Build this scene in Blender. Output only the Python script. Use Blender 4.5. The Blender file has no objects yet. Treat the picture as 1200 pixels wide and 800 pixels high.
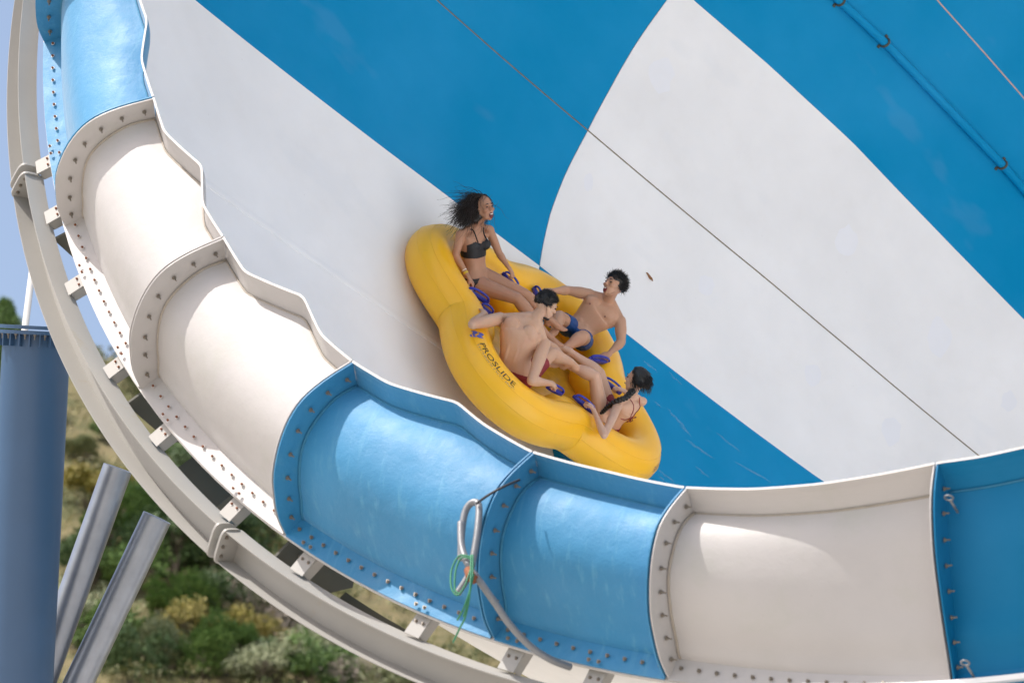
import bpy, bmesh, math, random
import numpy as np
from mathutils import Vector, Matrix, noise, bvhtree
S = bpy.context.scene
COL = S.collection
PI = math.pi
V = Vector
# ------------------------------------------------------------------ camera
FPX = 5880.15                      # focal length in pixels of a 1200 px wide frame (a long telephoto)
ROLL = math.radians(4.5)
PITCH = math.radians(24)
CAMLOC = V((0, 0, 4))
cr, sr = math.cos(ROLL), math.sin(ROLL)
RM = Matrix(((cr, -sr, 0), (-math.sin(PITCH)*sr, -math.sin(PITCH)*cr, -math.cos(PITCH)), (math.cos(PITCH)*sr, math.cos(PITCH)*cr, -math.sin(PITCH))))      # view axes -> world axes
def CW(v): return CAMLOC + RM @ V(v)
def DW(v): return RM @ V(v)
cam = bpy.data.cameras.new('camera'); camo = bpy.data.objects.new('camera', cam); COL.objects.link(camo)
camo.matrix_world = Matrix.Translation(CAMLOC) @ RM.to_4x4()
cam.sensor_width = 36; cam.lens = 36*FPX/1200; cam.clip_end = 20000; cam.clip_start = .5
cam.dof.use_dof = True; cam.dof.focus_distance = 51; cam.dof.aperture_fstop = 2.5
S.camera = camo
# ------------------------------------------------------------------ light
SUN = DW(V((-.44, .86, -.2)).normalized())
world = bpy.data.worlds.new('World'); S.world = world; world.use_nodes = True
nt = world.node_tree; bg = nt.nodes['Background']
sky = nt.nodes.new('ShaderNodeTexSky'); sky.sky_type = 'NISHITA'; sky.sun_disc = False
sky.sun_elevation = math.asin(SUN.z); sky.sun_rotation = math.atan2(SUN.x, SUN.y)
sky.altitude = 200; sky.air_density = 1.0; sky.dust_density = 3; sky.ozone_density = 3
wb = nt.nodes.new('ShaderNodeMix'); wb.data_type = 'RGBA'; wb.blend_type = 'MULTIPLY'; wb.inputs[0].default_value = 1
wb.inputs[7].default_value = (1.15, 1.0, .86, 1)       # the camera's white balance
nt.links.new(sky.outputs[0], wb.inputs[6]); nt.links.new(wb.outputs[2], bg.inputs[0]); bg.inputs[1].default_value = .125
sl = bpy.data.lights.new('sun', 'SUN'); sl.energy = 2.5; sl.angle = math.radians(.5); sl.color = (1, .955, .89)
so = bpy.data.objects.new('sun', sl); COL.objects.link(so); so.rotation_euler = SUN.to_track_quat('Z', 'Y').to_euler()
S.view_settings.view_transform = 'Standard'; S.view_settings.look = 'None'
S.cycles.diffuse_bounces = 8
S.cycles.max_bounces = 12
S.view_settings.exposure = 1.08; S.view_settings.gamma = 1
# ------------------------------------------------------------------ helpers
def link(o, parent=None):
    COL.objects.link(o)
    if parent: o.parent = parent
    return o
def mesh(name, vs, fs, mat=None, smooth=False):
    me = bpy.data.meshes.new(name); me.from_pydata([tuple(v) for v in vs], [], fs); me.update()
    if mat:
        for m in (mat if isinstance(mat, (list, tuple)) else [mat]): me.materials.append(m)
    if smooth: me.polygons.foreach_set('use_smooth', [True]*len(me.polygons))
    return me
def obj(name, me, parent=None, **kw):
    o = bpy.data.objects.new(name, me); link(o, parent)
    for k, v in kw.items(): o[k] = v
    return o
def empty(name, mw, **kw):
    o = bpy.data.objects.new(name, None); link(o); o.matrix_world = mw; o.empty_display_size = .2
    for k, v in kw.items(): o[k] = v
    return o
def cat(parts):
    vs, fs = [], []
    for v, f in parts:
        b = len(vs); vs += list(v); fs += [tuple(i+b for i in q) for q in f]
    return vs, fs
def grid_solid(P, ni, nj, th):
    """P(i,j)->Vector over a grid; closed sheet of thickness th pushed along the grid normal"""
    G = [[V(P(i, j)) for j in range(nj)] for i in range(ni)]
    vs = [G[i][j] for i in range(ni) for j in range(nj)]
    for i in range(ni):
        for j in range(nj):
            a = G[min(i+1, ni-1)][j]-G[max(i-1, 0)][j]; b = G[i][min(j+1, nj-1)]-G[i][max(j-1, 0)]
            vs.append(G[i][j]+a.cross(b).normalized()*th)
    N = ni*nj; f = []
    for i in range(ni-1):
        for j in range(nj-1):
            a, b, c, d = i*nj+j, (i+1)*nj+j, (i+1)*nj+j+1, i*nj+j+1
            f.append((d, c, b, a)); f.append((a+N, b+N, c+N, d+N))
    for i in range(ni-1):
        a, b = i*nj, (i+1)*nj; f.append((a, b, b+N, a+N))
        a, b = i*nj+nj-1, (i+1)*nj+nj-1; f.append((b, a, a+N, b+N))
    for j in range(nj-1):
        f.append((j+1, j, j+N, j+1+N)); k = (ni-1)*nj; f.append((k+j, k+j+1, k+j+1+N, k+j+N))
    return vs, f
def rings(cs, closed_ends=True):
    """loft between equal length rings of vectors"""
    n = len(cs[0]); vs = [p for c in cs for p in c]; f = []
    for i in range(len(cs)-1):
        for j in range(n):
            k = (j+1) % n; f.append((i*n+j, i*n+k, (i+1)*n+k, (i+1)*n+j))
    if closed_ends: f.append(tuple(range(n))[::-1]); f.append(tuple((len(cs)-1)*n+j for j in range(n)))
    return vs, f
def tube(pts, rad, n=10, ends=True):
    pts = [V(p) for p in pts]; m = len(pts); cs = []; up = None
    for i, p in enumerate(pts):
        t = (pts[min(i+1, m-1)]-pts[max(i-1, 0)]).normalized()
        if up is None: up = t.orthogonal().normalized()
        up = (up-t*up.dot(t)).normalized(); s = t.cross(up)
        r = rad[i] if isinstance(rad, (list, tuple)) else rad
        cs.append([p+(up*math.cos(a)+s*math.sin(a))*r for a in [2*PI*k/n for k in range(n)]])
    return rings(cs, ends)
def spline(P, k=8):
    P = [V(p) for p in P]; o = []
    for i in range(len(P)-1):
        a, b, c, d = P[max(i-1, 0)], P[i], P[i+1], P[min(i+2, len(P)-1)]
        for j in range(k):
            t = j/k; o.append(.5*((2*b)+(c-a)*t+(2*a-5*b+4*c-d)*t*t+(3*b-a-3*c+d)*t**3))
    return o+[P[-1]]
def box(c, ax, ay, az):
    c, ax, ay, az = V(c), V(ax), V(ay), V(az)
    vs = [c+ax*i+ay*j+az*k for i in (-1, 1) for j in (-1, 1) for k in (-1, 1)]
    return vs, [(0, 1, 3, 2), (4, 6, 7, 5), (0, 4, 5, 1), (2, 3, 7, 6), (0, 2, 6, 4), (1, 5, 7, 3)]
def ell(c, ax, ay, az, n=14, m=9):
    c, ax, ay, az = V(c), V(ax), V(ay), V(az); vs = [c+az]; f = []
    for i in range(1, m):
        t = PI*i/m
        for j in range(n):
            a = 2*PI*j/n; vs.append(c+ax*math.sin(t)*math.cos(a)+ay*math.sin(t)*math.sin(a)+az*math.cos(t))
    vs.append(c-az); L = len(vs)-1
    for j in range(n): f.append((0, 1+j, 1+(j+1) % n)); f.append((L, L-n+(j+1) % n, L-n+j))
    for i in range(m-2):
        for j in range(n):
            k = (j+1) % n; f.append((1+i*n+j, 1+(i+1)*n+j, 1+(i+1)*n+k, 1+i*n+k))
    return vs, f
def lin(x, tab):
    if x <= tab[0][0]: return tab[0][1]
    for (a, u), (b, w) in zip(tab, tab[1:]):
        if x <= b: return u+(w-u)*(x-a)/(b-a)
    return tab[-1][1]
# ------------------------------------------------------------------ materials
class NG:
    def __init__(s, name):
        s.m = bpy.data.materials.new(name); s.m.use_nodes = True; s.t = s.m.node_tree; s.b = s.t.nodes['Principled BSDF']
    def n(s, kind, **kw):
        x = s.t.nodes.new(kind)
        for k, v in kw.items():
            if hasattr(x, k) and not k.startswith('i_'): setattr(x, k, v)
        return x
    def l(s, a, b): s.t.links.new(a, b)
    def coord(s, sc=(1, 1, 1)):
        c = s.n('ShaderNodeTexCoord'); mp = s.n('ShaderNodeMapping'); mp.inputs['Scale'].default_value = sc
        s.l(c.outputs['Object'], mp.inputs[0]); return mp.outputs[0]
    def noise(s, scale, detail=4, sc=(1, 1, 1), rough=.55):
        x = s.n('ShaderNodeTexNoise'); x.inputs['Scale'].default_value = scale; x.inputs['Detail'].default_value = detail
        x.inputs['Roughness'].default_value = rough; s.l(s.coord(sc), x.inputs['Vector']); return x.outputs['Fac']
    def ramp(s, fac, stops):
        r = s.n('ShaderNodeValToRGB'); e = r.color_ramp.elements
        while len(e) < len(stops): e.new(.5)
        for q, (p, c) in zip(e, stops): q.position = p; q.color = (*c, 1) if len(c) == 3 else c
        s.l(fac, r.inputs[0]); return r.outputs[0]
    def mix(s, fac, a, b, mode='MIX'):
        x = s.n('ShaderNodeMix'); x.data_type = 'RGBA'; x.blend_type = mode
        for inp, val in ((x.inputs[0], fac), (x.inputs[6], a), (x.inputs[7], b)):
            if hasattr(val, 'links'): s.l(val, inp)
            elif isinstance(val, (int, float)): inp.default_value = val
            else: inp.default_value = (*val, 1)
        return x.outputs[2]
    def bump(s, h, strength, dist=.01, prev=None):
        x = s.n('ShaderNodeBump'); x.inputs['Strength'].default_value = strength; x.inputs['Distance'].default_value = dist
        s.l(h, x.inputs['Height'])
        if prev: s.l(prev, x.inputs['Normal'])
        s.l(x.outputs[0], s.b.inputs['Normal']); return x.outputs[0]
    def set(s, **kw):
        for k, v in kw.items():
            i = s.b.inputs[k.replace('_', ' ')]
            if hasattr(v, 'links'): s.l(v, i)
            else: i.default_value = (*v, 1) if i.type == 'RGBA' else v
        return s.m
def gelcoat(name, col, dirt, rough, fibre, streak=0.0, var=.12, spec=.5, drip=0):
    g = NG(name)
    big = g.noise(.6, 5); c2 = tuple(max(0, x*(1-var)) for x in col); c3 = tuple(min(1, x*(1+var*.5)+.012) for x in col)
    base = g.mix(g.ramp(big, [(.35, (0, 0, 0)), (.65, (1, 1, 1))]), c2, c3)
    st = g.ramp(g.noise(2.2, 8, rough=.7), [(.52, (0, 0, 0)), (.75, (1, 1, 1))])
    base = g.mix(g.mix(1, st, (dirt[3],)*3, 'MULTIPLY'), base, dirt[:3])
    sp = g.ramp(g.noise(38, 2), [(.76, (0, 0, 0)), (.80, (1, 1, 1))])
    base = g.mix(g.mix(1, sp, (.35,)*3, 'MULTIPLY'), base, tuple(x*.55 for x in dirt[:3]))
    pale = g.ramp(g.noise(1.3, 3, (1, 1, .45)), [(.64, (0, 0, 0)), (.70, (1, 1, 1))])
    base = g.mix(g.mix(1, pale, (streak,)*3, 'MULTIPLY'), base, (.62, .68, .76))
    if drip:
        dr = g.ramp(g.noise(14, 6, (1, .09, .35), rough=.65), [(.55, (0, 0, 0)), (.72, (1, 1, 1))])
        base = g.mix(g.mix(1, dr, (drip,)*3, 'MULTIPLY'), base, (.10, .34, .48))
    n = g.bump(g.noise(7, 3), .25*fibre+.03, .03)
    n = g.bump(g.noise(45, 5, rough=.7), .5*fibre+.015, .006, n)
    rg = g.mix(g.noise(3.5, 6), (rough*.75,)*3, (rough*1.35,)*3)
    return g.set(Base_Color=base, Roughness=rg, Specular_IOR_Level=spec, Sheen_Weight=(.3 if drip else 0), Sheen_Roughness=.45)
def plain(name, col, rough=.5, metal=0, var=.15, sc=6, bump=.1, dirt=None):
    g = NG(name); f = g.noise(sc, 5)
    b = g.mix(f, tuple(x*(1-var) for x in col), tuple(min(1, x*(1+var)) for x in col))
    if dirt:
        b = g.mix(g.ramp(g.noise(sc*.7, 8, rough=.7), [(dirt[3], (0, 0, 0)), (dirt[3]+.12, (1, 1, 1))]), b, dirt[:3])
    if bump: g.bump(g.noise(sc*8, 4), bump, .004)
    return g.set(Base_Color=b, Roughness=rough, Metallic=metal)
WDIRT = (.42, .36, .28, .16)
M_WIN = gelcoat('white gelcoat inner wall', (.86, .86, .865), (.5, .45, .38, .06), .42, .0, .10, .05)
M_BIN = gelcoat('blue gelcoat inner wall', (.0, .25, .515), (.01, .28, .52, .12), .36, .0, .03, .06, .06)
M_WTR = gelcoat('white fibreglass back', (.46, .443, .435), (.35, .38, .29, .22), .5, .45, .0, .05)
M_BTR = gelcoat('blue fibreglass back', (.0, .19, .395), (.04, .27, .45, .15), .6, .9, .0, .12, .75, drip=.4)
M_BTD = gelcoat('shade darkened blue gelcoat', (.0, .155, .33), (.02, .2, .36, .15), .45, .25, .0, .08, .15)  # darker copy of the tray blue, with shade put into the colour
M_SEAL = plain('brown sealant', (.20, .16, .11), .8, 0, .5, 20, .3)
M_SEALW = plain('pale sealant', (.50, .36, .32), .7, 0, .2, 20, .2)
M_BEADW = plain('tan joint filler', (.36, .32, .27), .7, 0, .3, 14, .3)
M_BEADB = plain('blue grey joint filler', (.03, .19, .33), .7, 0, .3, 14, .3)
M_EDGE = plain('raw white edge', (.55, .53, .51), .6, 0, .1, 10, .2, (.4, .34, .26, .6))
M_BEAM = plain('cream painted steel', (.34, .33, .31), .5, 0, .06, 2.5, .12, (.33, .29, .22, .63))
M_GALV = plain('galvanised steel', (.32, .345, .39), .36, .65, .35, 3, .1)
M_COLM = plain('blue grey painted steel', (.045, .10, .195), .42, .0, .10, 1.5, .08, (.2, .27, .36, .66))
M_RUST = plain('rusty steel', (.23, .085, .04), .8, .2, .4, 30, .4)
M_BOLT = plain('weathered bolt steel', (.26, .235, .20), .55, .6, .4, 40, .2, (.2, .08, .04, .55))
M_BOLTW = plain('white bolt cap', (.62, .6, .58), .5)
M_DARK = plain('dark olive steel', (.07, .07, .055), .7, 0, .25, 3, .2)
M_HOSE = plain('grey conduit', (.20, .21, .225), .4, .2, .15, 20, .2)
M_GREEN = plain('green cord', (.03, .20, .10), .6)
M_BLACK = plain('black cable', (.015, .015, .02), .5)
def yellow():
    g = NG('yellow raft vinyl'); b = g.mix(g.noise(2.5, 5), (.97, .49, .012), (1.0, .55, .022))
    b = g.mix(g.ramp(g.noise(9, 7, rough=.7), [(.6, (0, 0, 0)), (.8, (.25, .25, .25))]), b, (.6, .36, .1))
    n = g.bump(g.noise(3, 2), .12, .03); g.bump(g.noise(60, 3), .06, .003, n)
    return g.set(Base_Color=b, Roughness=.33, Subsurface_Weight=.05, Subsurface_Radius=(.3, .1, .02))
M_YEL = yellow()
M_YELF = plain('wet yellow raft floor', (.62, .33, .03), .12, 0, .35, 9, .5)
M_HAND = plain('blue rubber handle', (.02, .03, .36), .35, 0, .1, 10, .05)
M_INK = plain('black print', (.02, .02, .018), .5, 0, .3, 30, 0)
M_INKB = plain('violet blue print', (.10, .14, .55), .5, 0, .2, 30, 0)
M_INKG = plain('grey worn print', (.36, .28, .17), .5, 0, .3, 30, 0)
def skin(name, col, red):
    g = NG(name); b = g.mix(g.noise(9, 4), tuple(x*.9 for x in col), tuple(min(1, x*1.07) for x in col))
    b = g.mix(g.ramp(g.noise(5, 3), [(.5, (0, 0, 0)), (.75, (.4, .4, .4))]), b, red)
    g.bump(g.noise(55, 3), .05, .003)
    return g.set(Base_Color=b, Roughness=.42, Subsurface_Weight=.12, Subsurface_Radius=(.02, .008, .004), Specular_IOR_Level=.45)
SK1 = skin('tanned skin', (.47, .25, .155), (.48, .2, .12)); SK2 = skin('fair skin', (.62, .385, .26), (.56, .27, .18))
SK3 = skin('warm skin', (.54, .31, .20), (.52, .22, .14)); SK4 = skin('pale skin', (.66, .42, .30), (.58, .29, .2))
def hairm(name, col):
    g = NG(name); b = g.mix(g.noise(40, 3), col, tuple(x*2.2 for x in col)); return g.set(Base_Color=b, Roughness=.38)
M_HAIR = hairm('dark brown hair', (.012, .008, .006)); M_HAIRB = hairm('black hair', (.006, .006, .006))
M_BIK = plain('black swim fabric', (.012, .012, .015), .6, 0, .2, 40, .2)
M_RED = plain('dark red swim fabric', (.24, .02, .03), .6, 0, .2, 30, .2)
M_BSH = plain('blue swim fabric', (.01, .075, .27), .6, 0, .3, 30, .3)
M_MOUTH = plain('mouth red', (.16, .02, .02), .4, 0, .1, 10, 0); M_TEETH = plain('teeth white', (.8, .78, .72), .3, 0, .02, 10, 0)
M_EYE = plain('dark eye', (.03, .02, .015), .3, 0, .1, 10, 0)
M_BAND = plain('yellow wristband', (.75, .55, .05), .5)
M_BANDW = plain('white wristband', (.75, .75, .75), .5)
# ------------------------------------------------------------------ the funnel of the slide: its own frame, z = out of its mouth
FC = V((5.226343803, 6.678134376, -45.0)); FN = V((-.408641173, .593403447, .693458535)).normalized()
FU = V((0, 1, 0)).cross(FN).normalized(); FV = FN.cross(FU)
FMAT = Matrix.Translation(CW(FC)) @ (RM @ Matrix((FU, FV, FN)).transposed()).to_4x4()
FINV = FMAT.inverted()
def pray(px, py): return V(((px-600)/FPX, -(py-400)/FPX, -1.0))
def at(px, py, depth): return CW(pray(px, py)*depth)
def hitF(px, py, t):                     # sight line to the plane t metres behind the mouth, in the funnel frame
    d = pray(px, py); k = (FC-FN*t).dot(FN)/d.dot(FN); q = d*k-FC
    return V((q.dot(FU), q.dot(FV), q.dot(FN)))
def thF(px, py, t): q = hitF(px, py, t); return math.atan2(q.y, q.x)
def FP(r, th, t): return V((r*math.cos(th), r*math.sin(th), -t))
def mer(t):
    if t < 14.8: return 11.1993-.22162*t-.0095426*t*t
    return 11.1993-.22162*14.8-.0095426*14.8**2-(t-14.8)*.45
funnel = empty('water_slide_funnel', FMAT, label='giant blue and white fibreglass water slide funnel with a flanged rim', category='water slide')
# seams of the wall (angle along the depth)
SA = [(2.6, -2.947), (4.77, -2.954), (6.2, -2.958), (7.66, -2.958), (9.0, -2.951), (10.4, -2.940), (11.8, -2.928)]
SS = [(5.47, 3.112-2*PI), (6.6, 3.110-2*PI), (7.76, 3.1068-2*PI), (9.2, 3.1045-2*PI), (10.5, 3.1027-2*PI), (11.9, 3.1063-2*PI), (13.7, 3.1157-2*PI)]
SB = [(8.1, 2.8597-2*PI), (9.3, 2.8446-2*PI), (10.6, 2.834-2*PI), (12.0, 2.836-2*PI), (13.4, 2.8386-2*PI)]
SP = [(9.4, 2.7048-2*PI), (10.2, 2.692-2*PI), (12.2, 2.675-2*PI)]
SQ = [(10.3, 2.588-2*PI), (11, 2.581-2*PI), (11.8, 2.574-2*PI)]
SC = [(3.0, -2.738), (5.3, -2.742)]
seams = [SQ, SP, SB, SS, SA, SC]
stp = (2.578-(-2.738))/23
for k in range(1, 23): seams.append([(0, -2.738+stp*k), (1, -2.738+stp*k)])
def sth(k, t):
    w = 2*PI*(k//28); return lin(t, seams[k % 28])+w
R2 = [(-3.70, 7.9), (-3.397, 7.876), (-3.32, 7.833), (-3.238, 7.81), (-3.173, 7.773), (-3.10, 7.70), (-3.0378, 7.661), (-2.9724, 7.664), (-2.934, 7.68), (-2.697, 7.898), (-2.5, 7.88)]
def ring_t(c, th):
    if c == 0: return .93
    if c == 1: return lin(th, R2)
    if c == 2: return 14.8
    return 19.5
JOINT = {3: .010, 2: .0015, 4: .0015, 1: .004, 0: .005}
for c in range(3):
    for k in range(28):
        nj, ni = (26 if k < 7 else 12), 12
        g0, g1 = JOINT.get(k, .003), JOINT.get((k+1) % 28, .003)
        def P(i, j, k=k, c=c, g0=g0, g1=g1, ni=ni, nj=nj):
            s = j/(nj-1); a = i/(ni-1)
            thm = sth(k, 7)+(sth(k+1, 7)-sth(k, 7))*a
            t0, t1 = ring_t(c, thm)+(.004 if c else 0), ring_t(c+1, thm)-.004
            t = t0+(t1-t0)*s; r = mer(t)
            th0, th1 = sth(k, t)+g0/r, sth(k+1, t)-g1/r
            return FP(r, th0+(th1-th0)*a, t)
        vs, fs = grid_solid(P, ni, nj, -.045)
        cell = (k+1)//2 if k < 6 else (k+1)//2
        white = [1, 1, 0, 0, 1, 1][k] if k < 6 else ((k-6)//2) % 2
        if c % 2: white = 1-white
        if k > 7: white = 1  # out-of-view panels made all white to bounce more light inside the funnel
        if k == 27: white = 0
        me = mesh('wall_panel', vs, fs, M_WIN if white else M_BIN, True)
        if me.polygons: 
            bm = bmesh.new(); bm.from_mesh(me); bmesh.ops.recalc_face_normals(bm, faces=bm.faces); bm.to_mesh(me); bm.free()
            me.set_sharp_from_angle(angle=.6)
        obj('wall_panel', me, funnel)
# sealant in the joints, laid just behind the panels' faces
def seam_strip(name, pf, t0, t1, w, mat, lift, n=40, th=.02):
    def P(i, j):
        t = t0+(t1-t0)*j/(n-1); r = mer(t)-lift; a = pf(t)+(i-1)*w/r; return FP(r-(.004 if i == 1 and lift > 0 else 0), a, t)
    vs, fs = grid_solid(P, 3, n, -th); return obj(name, mesh(name, vs, fs, mat, False), funnel)
for k in range(28):
    m = M_SEAL if k == 3 else (M_SEALW if k in (0, 1) else M_SEAL)
    seam_strip('sealant', lambda t, k=k: sth(k, t), .95, 19.4, .03, m, -.006)
seam_strip('bonded_joint_band', lambda t: sth(5, t), 1.0, 7.6, .05, M_WIN, .006, th=.008)
seam_strip('seam_bead', lambda t: sth(0, t), 7.9, 14.7, .009, M_SEALW, .004, th=.012)
def ringstrip(name, tf, a0, a1, n, w, mat, lift, th=.02):
    def P(i, j):
        a = a0+(a1-a0)*j/(n-1); t = tf(a)+(i-1)*w; return FP(mer(t)-lift, a, t)
    vs, fs = grid_solid(P, 3, n, .02); return obj(name, mesh(name, vs, fs, mat), funnel)
ringstrip('sealant', lambda a: ring_t(1, a), -3.7, -2.5, 60, .025, M_SEAL, -.012)
ringstrip('sealant', lambda a: 7.88, -2.5, 2.55, 120, .025, M_SEAL, -.012)
ringstrip('sealant', lambda a: 14.8, -PI, PI, 140, .025, M_SEAL, -.012)
# pipe clamped along a seam of the wall
pp = [FP(mer(t)-.045, sth(1, t), t) for t in np.linspace(1.2, 14.6, 50)]
pipe = empty('wall_pipe', FMAT, label='long blue pipe clamped along the upper right inner wall of the funnel', category='pipe')
obj('pipe_tube', mesh('pipe_tube', *tube(pp, .05, 14), M_BIN, True), pipe)
for px, py in ((1037, 51), (1175, 195), (985, 5)):
    best = min(np.linspace(8.5, 13.5, 400), key=lambda t: (lambda q: abs(600+FPX*q.x/-q.z-px))(RM.transposed() @ (FMAT @ FP(mer(t)-.05, sth(1, t), t)-CAMLOC)))
    t = best; c = FP(mer(t)-.05, sth(1, t), t); d = (FP(mer(t+.1), sth(1, t+.1), t+.1)-FP(mer(t), sth(1, t), t)).normalized()
    e = FP(1, sth(1, t), 0); s_ = d.cross(e).normalized()
    cs = [c+(e*-math.cos(a)+s_*math.sin(a))*.056 for a in np.linspace(-2.2, 2.2, 12)]
    b1 = box(c+s_*.075+e*.04, s_*.018, d*.014, e*.008); b2 = box(c-s_*.075+e*.04, s_*.018, d*.014, e*.008)
    obj('clamp', mesh('clamp', *cat([tube(cs, .014, 6), b1, b2]), M_DARK), pipe)
def surf(px, py, lift):
    d = pray(px, py); best = None; prev = None
    for k in np.linspace(44, 66, 1100):
        q = d*float(k)-FC; l = V((q.dot(FU), q.dot(FV), q.dot(FN))); f = math.hypot(l.x, l.y)-(mer(-l.z)-lift)
        if prev is not None and prev[0] < 0 <= f: w = -prev[0]/(f-prev[0]); best = prev[1].lerp(l, w)
        prev = (f, l)
    return best
random.seed(2)
M_PATCH = plain('bluish repair gelcoat', (.84, .85, .885), .4, 0, .03, 3, .02)
for px, py, w, h in ((775, 88, 15, 24), (690, 214, 6, 11), (992, 283, 13, 20), (1100, 395, 15, 24), (1045, 505, 12, 19), (952, 440, 11, 14), (828, 335, 11, 14), (1182, 470, 10, 13)):
    n = 14; c = surf(px, py, .0025); rim = [surf(px+w*math.cos(2*PI*i/n)*random.uniform(.75, 1.1), py+h*math.sin(2*PI*i/n)*random.uniform(.75, 1.1), .0022) for i in range(n)]
    obj('repair_patch', mesh('repair_patch', [c]+rim, [(0, 1+(i+1) % n, 1+i) for i in range(n)], M_PATCH), funnel)
g = NG('thin running water'); g.set(Base_Color=(.45, .62, .74), Roughness=.12, Alpha=.14); M_WATER = g.m
P_ = []
for x0, y0, x1, y1, w in ((782, 478, 806, 505, 2.5), (768, 470, 775, 478, 2), (800, 512, 838, 538, 2.2), (814, 545, 832, 560, 1.8), (795, 497, 812, 512, 1.6), (765, 545, 792, 566, 2), (770, 556, 783, 566, 1.5), (838, 505, 868, 530, 1.6), (783, 435, 800, 452, 1.5), (860, 540, 905, 566, 2.2), (752, 420, 770, 436, 1.6)):
    m = 9; A = []
    for i in range(m):
        t = i/(m-1); x = x0+(x1-x0)*t+random.uniform(-.8, .8); y = y0+(y1-y0)*t+random.uniform(-.8, .8); ww = w*math.sin(PI*(t*.96+.02))*random.uniform(.6, 1.1)
        ww *= .55; A += [surf(x-ww*.6, y+ww, .004), surf(x, y, .008), surf(x+ww*.6, y-ww, .004)]
    P_.append((A, [(i*3+j, i*3+3+j, i*3+4+j, i*3+1+j) for i in range(m-1) for j in (0, 1)]))
o = obj('water_streaks', mesh('water_streaks', *cat(P_), M_WATER, True), kind='stuff', label='thin pale streaks of water running down the blue wall beside the raft', category='water'); o.matrix_world = FMAT
# ---- the lip: trays with flanges on all sides, seen from behind
OUT = [(9.7, 0), (10.0, -.09), (10.25, -.12), (10.46, -.07), (10.67, .06), (10.86, .25), (10.97, .44), (11.06, .65), (11.1, .86)]
INN = [(9.8, .215), (10.02, .135), (10.24, .14), (10.44, .20), (10.59, .32), (10.73, .52), (10.82, .70), (10.88, .80), (10.9, .865)]
OUT5 = [(9.54, 0), (9.78, .03), (10.0, .11), (10.25, .26), (10.5, .48), (10.72, .70), (10.88, .87), (10.98, .96), (11.06, 1.0)]
INN5 = [(9.62, .26), (9.85, .36), (10.05, .47), (10.25, .60), (10.46, .74), (10.64, .83), (10.76, .94), (10.84, .99), (10.88, 1.01)]
EDGE = [(-2.77, 9.72), (-2.725, 9.71), (-2.6442, 9.594), (-2.5958, 9.719), (-2.5343, 9.697), (-2.4854, 9.706), (-2.4142, 9.522), (-2.3673, 9.688), (-2.3107, 9.701), (-2.2568, 9.745), (-2.1797, 9.528), (-2.1251, 9.69), (-2.0738, 9.719), (-2.0211, 9.716), (-1.9423, 9.593), (-1.9026, 9.684), (-1.8383, 9.784), (-1.7569, 9.791), (-1.6778, 9.826), (-1.6143, 9.785), (-1.5533, 9.716), (-1.5013, 9.638), (-1.4495, 9.562), (-1.412, 9.549), (-1.375, 9.516), (-1.3, 9.50), (-1.2277, 9.54)]
def edge_r(th):
    if EDGE[0][0] <= th <= EDGE[-1][0]:
        return sum(lin(th+d, EDGE) for d in (-.006, -.003, 0, .003, .006))/5
    f = ((th-EDGE[0][0]) % .2258)/.2258; return 9.72-.16*math.exp(-((f-.55)/.16)**2)
def w5(th): return min(1, max(0, (th+1.676)/.224)) if th < 0 else max(0, 1-(th-0)/.8)
def prof(s, th, which):
    """which 0 = inner (shell) profile, 1 = outer (flange rim) profile; s in 0..1 -> (r,t)"""
    A, B = ((INN, INN5), (OUT, OUT5))[which]; x = s*8; i = min(7, int(x)); f = x-i; w = w5(th)
    def ev(T):
        p0, p1, p2, p3 = T[max(i-1, 0)], T[i], T[i+1], T[min(i+2, 8)]
        return [.5*(2*p1[q]+(p2[q]-p0[q])*f+(2*p0[q]-5*p1[q]+4*p2[q]-p3[q])*f*f+(3*p1[q]-p0[q]-3*p2[q]+p3[q])*f**3) for q in (0, 1)]
    a, b = ev(A), ev(B); r = a[0]*(1-w)+b[0]*w; t = a[1]*(1-w)+b[1]*w
    rb = A[0][0]*(1-w)+B[0][0]*w; want = edge_r(th)+(.09 if which == 0 else 0)
    return r+(want-rb)*max(0, 1-s*3.2), t
lips = [-2.99, -2.77, -2.5377, -2.3131, -2.0738, -1.8367, -1.6759, -1.4521, -1.2277]
while lips[-1] < -2.99+2*PI-.3: lips.append(lips[-1]+.2256)
lips.append(-2.99+2*PI)
white_l = {0: 0, 1: 0, 2: 1, 3: 1, 4: 0, 5: 0, 6: 1, 7: 0, 8: 0}
def boltmesh(name, washer, nut, L):
    n = 14
    def cyl(r, z0, z1, n): return rings([[V((r*math.cos(2*PI*k/n), r*math.sin(2*PI*k/n), z)) for k in range(n)] for z in (z0, z1)])
    w = cyl(.024, 0, .005, 14); h = cyl(.017, .005, .021, 6); s = cyl(.0085, .021, L, 8)
    vs, fs = cat([w, h, s]); me = mesh(name, vs, fs, [washer, nut])
    me.polygons.foreach_set('material_index', [0]*len(w[1])+[1]*(len(fs)-len(w[1]))); return me
B_RIB = boltmesh('bolt', M_BOLT, M_BOLT, .06); B_CAP = boltmesh('bolt', M_BOLTW, M_RUST, .03); B_FL = boltmesh('bolt', M_BOLT, M_BOLT, .034)
for m_, k_ in ((B_RIB, .85), (B_CAP, .72), (B_FL, .78)): m_.transform(Matrix.Scale(k_, 4))
def put_bolt(me, pos, nrm, parent, tilt=0):
    o = bpy.data.objects.new('bolt', me); link(o, parent); q = V(nrm).to_track_quat('Z', 'Y')
    o.matrix_parent_inverse = Matrix(); o.location = pos; o.rotation_euler = (q.to_matrix() @ Matrix.Rotation(random.uniform(0, 6), 3, 'Z') @ Matrix.Rotation(random.uniform(-.05, .05), 3, 'X')).to_euler(); return o
random.seed(5)
RIBT = .012
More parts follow.
